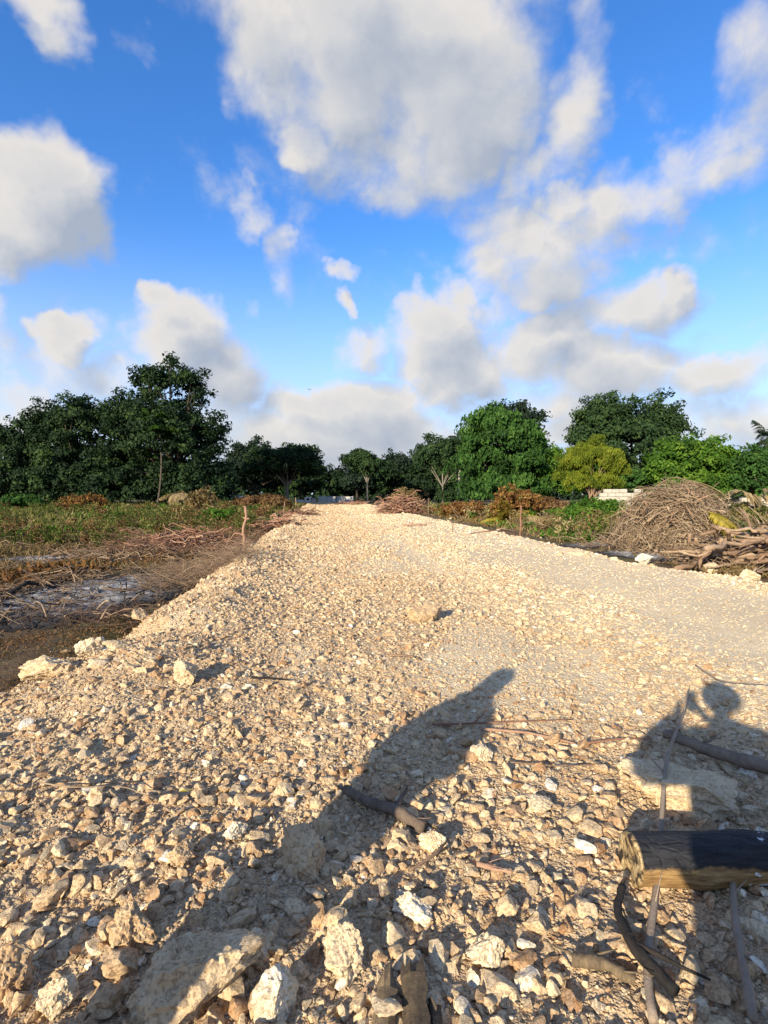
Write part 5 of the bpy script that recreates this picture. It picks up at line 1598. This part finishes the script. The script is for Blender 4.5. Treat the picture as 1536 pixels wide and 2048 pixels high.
# the companion in a long robe
qx, qy = -1.32, .42
co = empty('person', (qx, qy, gh(qx, qy)), R(-30))
prof = [(0.03, .165, .155), (.12, .16, .15), (.30, .15, .145), (.55, .16, .145), (.85, .185, .155), (1.0, .17, .14), (1.12, .19, .14), (1.22, .225, .13), (1.265, .215, .115), (1.30, .14, .095), (1.345, .06, .06)]
na = 64
an = np.linspace(0, 2 * math.pi, na, endpoint=False)
zz = np.array([p[0] for p in prof]); zs = np.linspace(.03, 1.345, 44)
aa = np.interp(zs, zz, [p[1] for p in prof]); bb = np.interp(zs, zz, [p[2] for p in prof])
rings = []
for z, a_, b_ in zip(zs, aa, bb):
    k = max(0., 1 - z / 1.15)
    fold = 1 + k * (.09 * np.sin(an * 7 + z * 1.5) + .05 * np.sin(an * 13 - z * 2)) + .012 * np.sin(z * 26 + an * 2) * (z > .8)
    rings.append(np.stack([a_ * np.cos(an) * fold, b_ * np.sin(an) * fold, np.full(na, z)], -1))
V = np.array(rings); i = np.arange(len(zs) * na).reshape(len(zs), na)
F = np.stack([i[:-1], np.roll(i[:-1], -1, 1), np.roll(i[1:], -1, 1), i[1:]], -1).reshape(-1, 4)
link('robe', mesh_np('robe', V.reshape(-1, 3), F), MAT['robe_cloth'], co)
cv = [(0, 0, .9), (0, 0, 1.15), (0, .0, 1.28), (0, .02, 1.40), (-.08, 0, .8), (-.09, 0, .4), (-.09, -.02, .07), (-.10, .12, .03), (.08, 0, .8), (.09, 0, .4), (.09, -.02, .07), (.10, .12, .03),
      (-.17, 0, 1.25), (-.21, .02, .98), (-.12, .20, .93), (-.06, .25, .94), (.17, 0, 1.25), (.21, .02, .98), (.12, .20, .93), (.06, .25, .94)]
ce = [(0, 1), (1, 2), (2, 3), (0, 4), (4, 5), (5, 6), (6, 7), (0, 8), (8, 9), (9, 10), (10, 11), (2, 12), (12, 13), (13, 14), (14, 15), (2, 16), (16, 17), (17, 18), (18, 19)]
cr_ = [(.11, .09), (.11, .09), (.12, .08), .05, .07, .05, .035, (.04, .025), .07, .05, .035, (.04, .025), .05, .04, .026, (.034, .018), .05, .04, .026, (.034, .018)]
for sgn, hb in ((-1, 15), (1, 19)):
    base = cv[hb]
    for q in range(4):
        b0 = len(cv); dz = .026 - .017 * q
        cv += [(base[0] - .03 * sgn, base[1] + .022, base[2] + dz), (base[0] - .06 * sgn, base[1] + .022, base[2] + dz - .008), (base[0] - .082 * sgn, base[1] + .012, base[2] + dz - .014)]
        ce += [(hb, b0), (b0, b0 + 1), (b0 + 1, b0 + 2)]; cr_ += [.009, .008, .0065]
    b0 = len(cv)
    cv += [(base[0] - .01 * sgn, base[1] + .01, base[2] + .04), (base[0] - .035 * sgn, base[1] + .02, base[2] + .055)]
    ce += [(hb, b0), (b0, b0 + 1)]; cr_ += [.010, .008]
skin_mesh('body', cv, ce, cr_, 'skin', co)
skin_mesh('sleeves', [cv[2], cv[12], cv[13], cv[14], cv[16], cv[17], cv[18]], [(0, 1), (1, 2), (2, 3), (0, 4), (4, 5), (5, 6)], [(.12, .085), .07, .066, .056, .07, .066, .056], 'robe_cloth', co)
head_mesh('head', 0, .035, 1.475, .215, 'skin', co)
# headscarf: wraps the head and falls over the shoulders, open round the face
sp_ = [(1.16, .205, .15, -.01), (1.22, .195, .145, -.01), (1.27, .135, .125, -.005), (1.305, .09, .10, .0), (1.36, .085, .10, .01), (1.42, .100, .118, .012), (1.48, .102, .125, .012), (1.53, .100, .122, .010), (1.57, .085, .105, .006), (1.595, .055, .07, .002), (1.605, .012, .015, 0)]
rings = [np.stack([a_ * np.cos(an) * (1 + .03 * np.sin(an * 5 + z * 30)), o_ + b_ * np.sin(an) * (1 + .03 * np.sin(an * 6 - z * 22)), np.full(na, z)], -1) for z, a_, b_, o_ in sp_]
V = np.array(rings); i = np.arange(len(sp_) * na).reshape(len(sp_), na)
F = np.stack([i[:-1], np.roll(i[:-1], -1, 1), np.roll(i[1:], -1, 1), i[1:]], -1)
zm = np.array([(sp_[k][0] + sp_[k + 1][0]) / 2 for k in range(len(sp_) - 1)])
facing = np.abs(np.angle(np.exp(1j * (an + math.pi / na - math.pi / 2))))
hole = (zm[:, None] > 1.385) & (zm[:, None] < 1.555) & (facing[None, :] < .95)
link('headscarf', mesh_np('headscarf', V.reshape(-1, 3), F[~hole]), MAT['scarf_cloth'], co)
tag(co, 'person in a long robe and headscarf casting the tall left shadow', 'person')
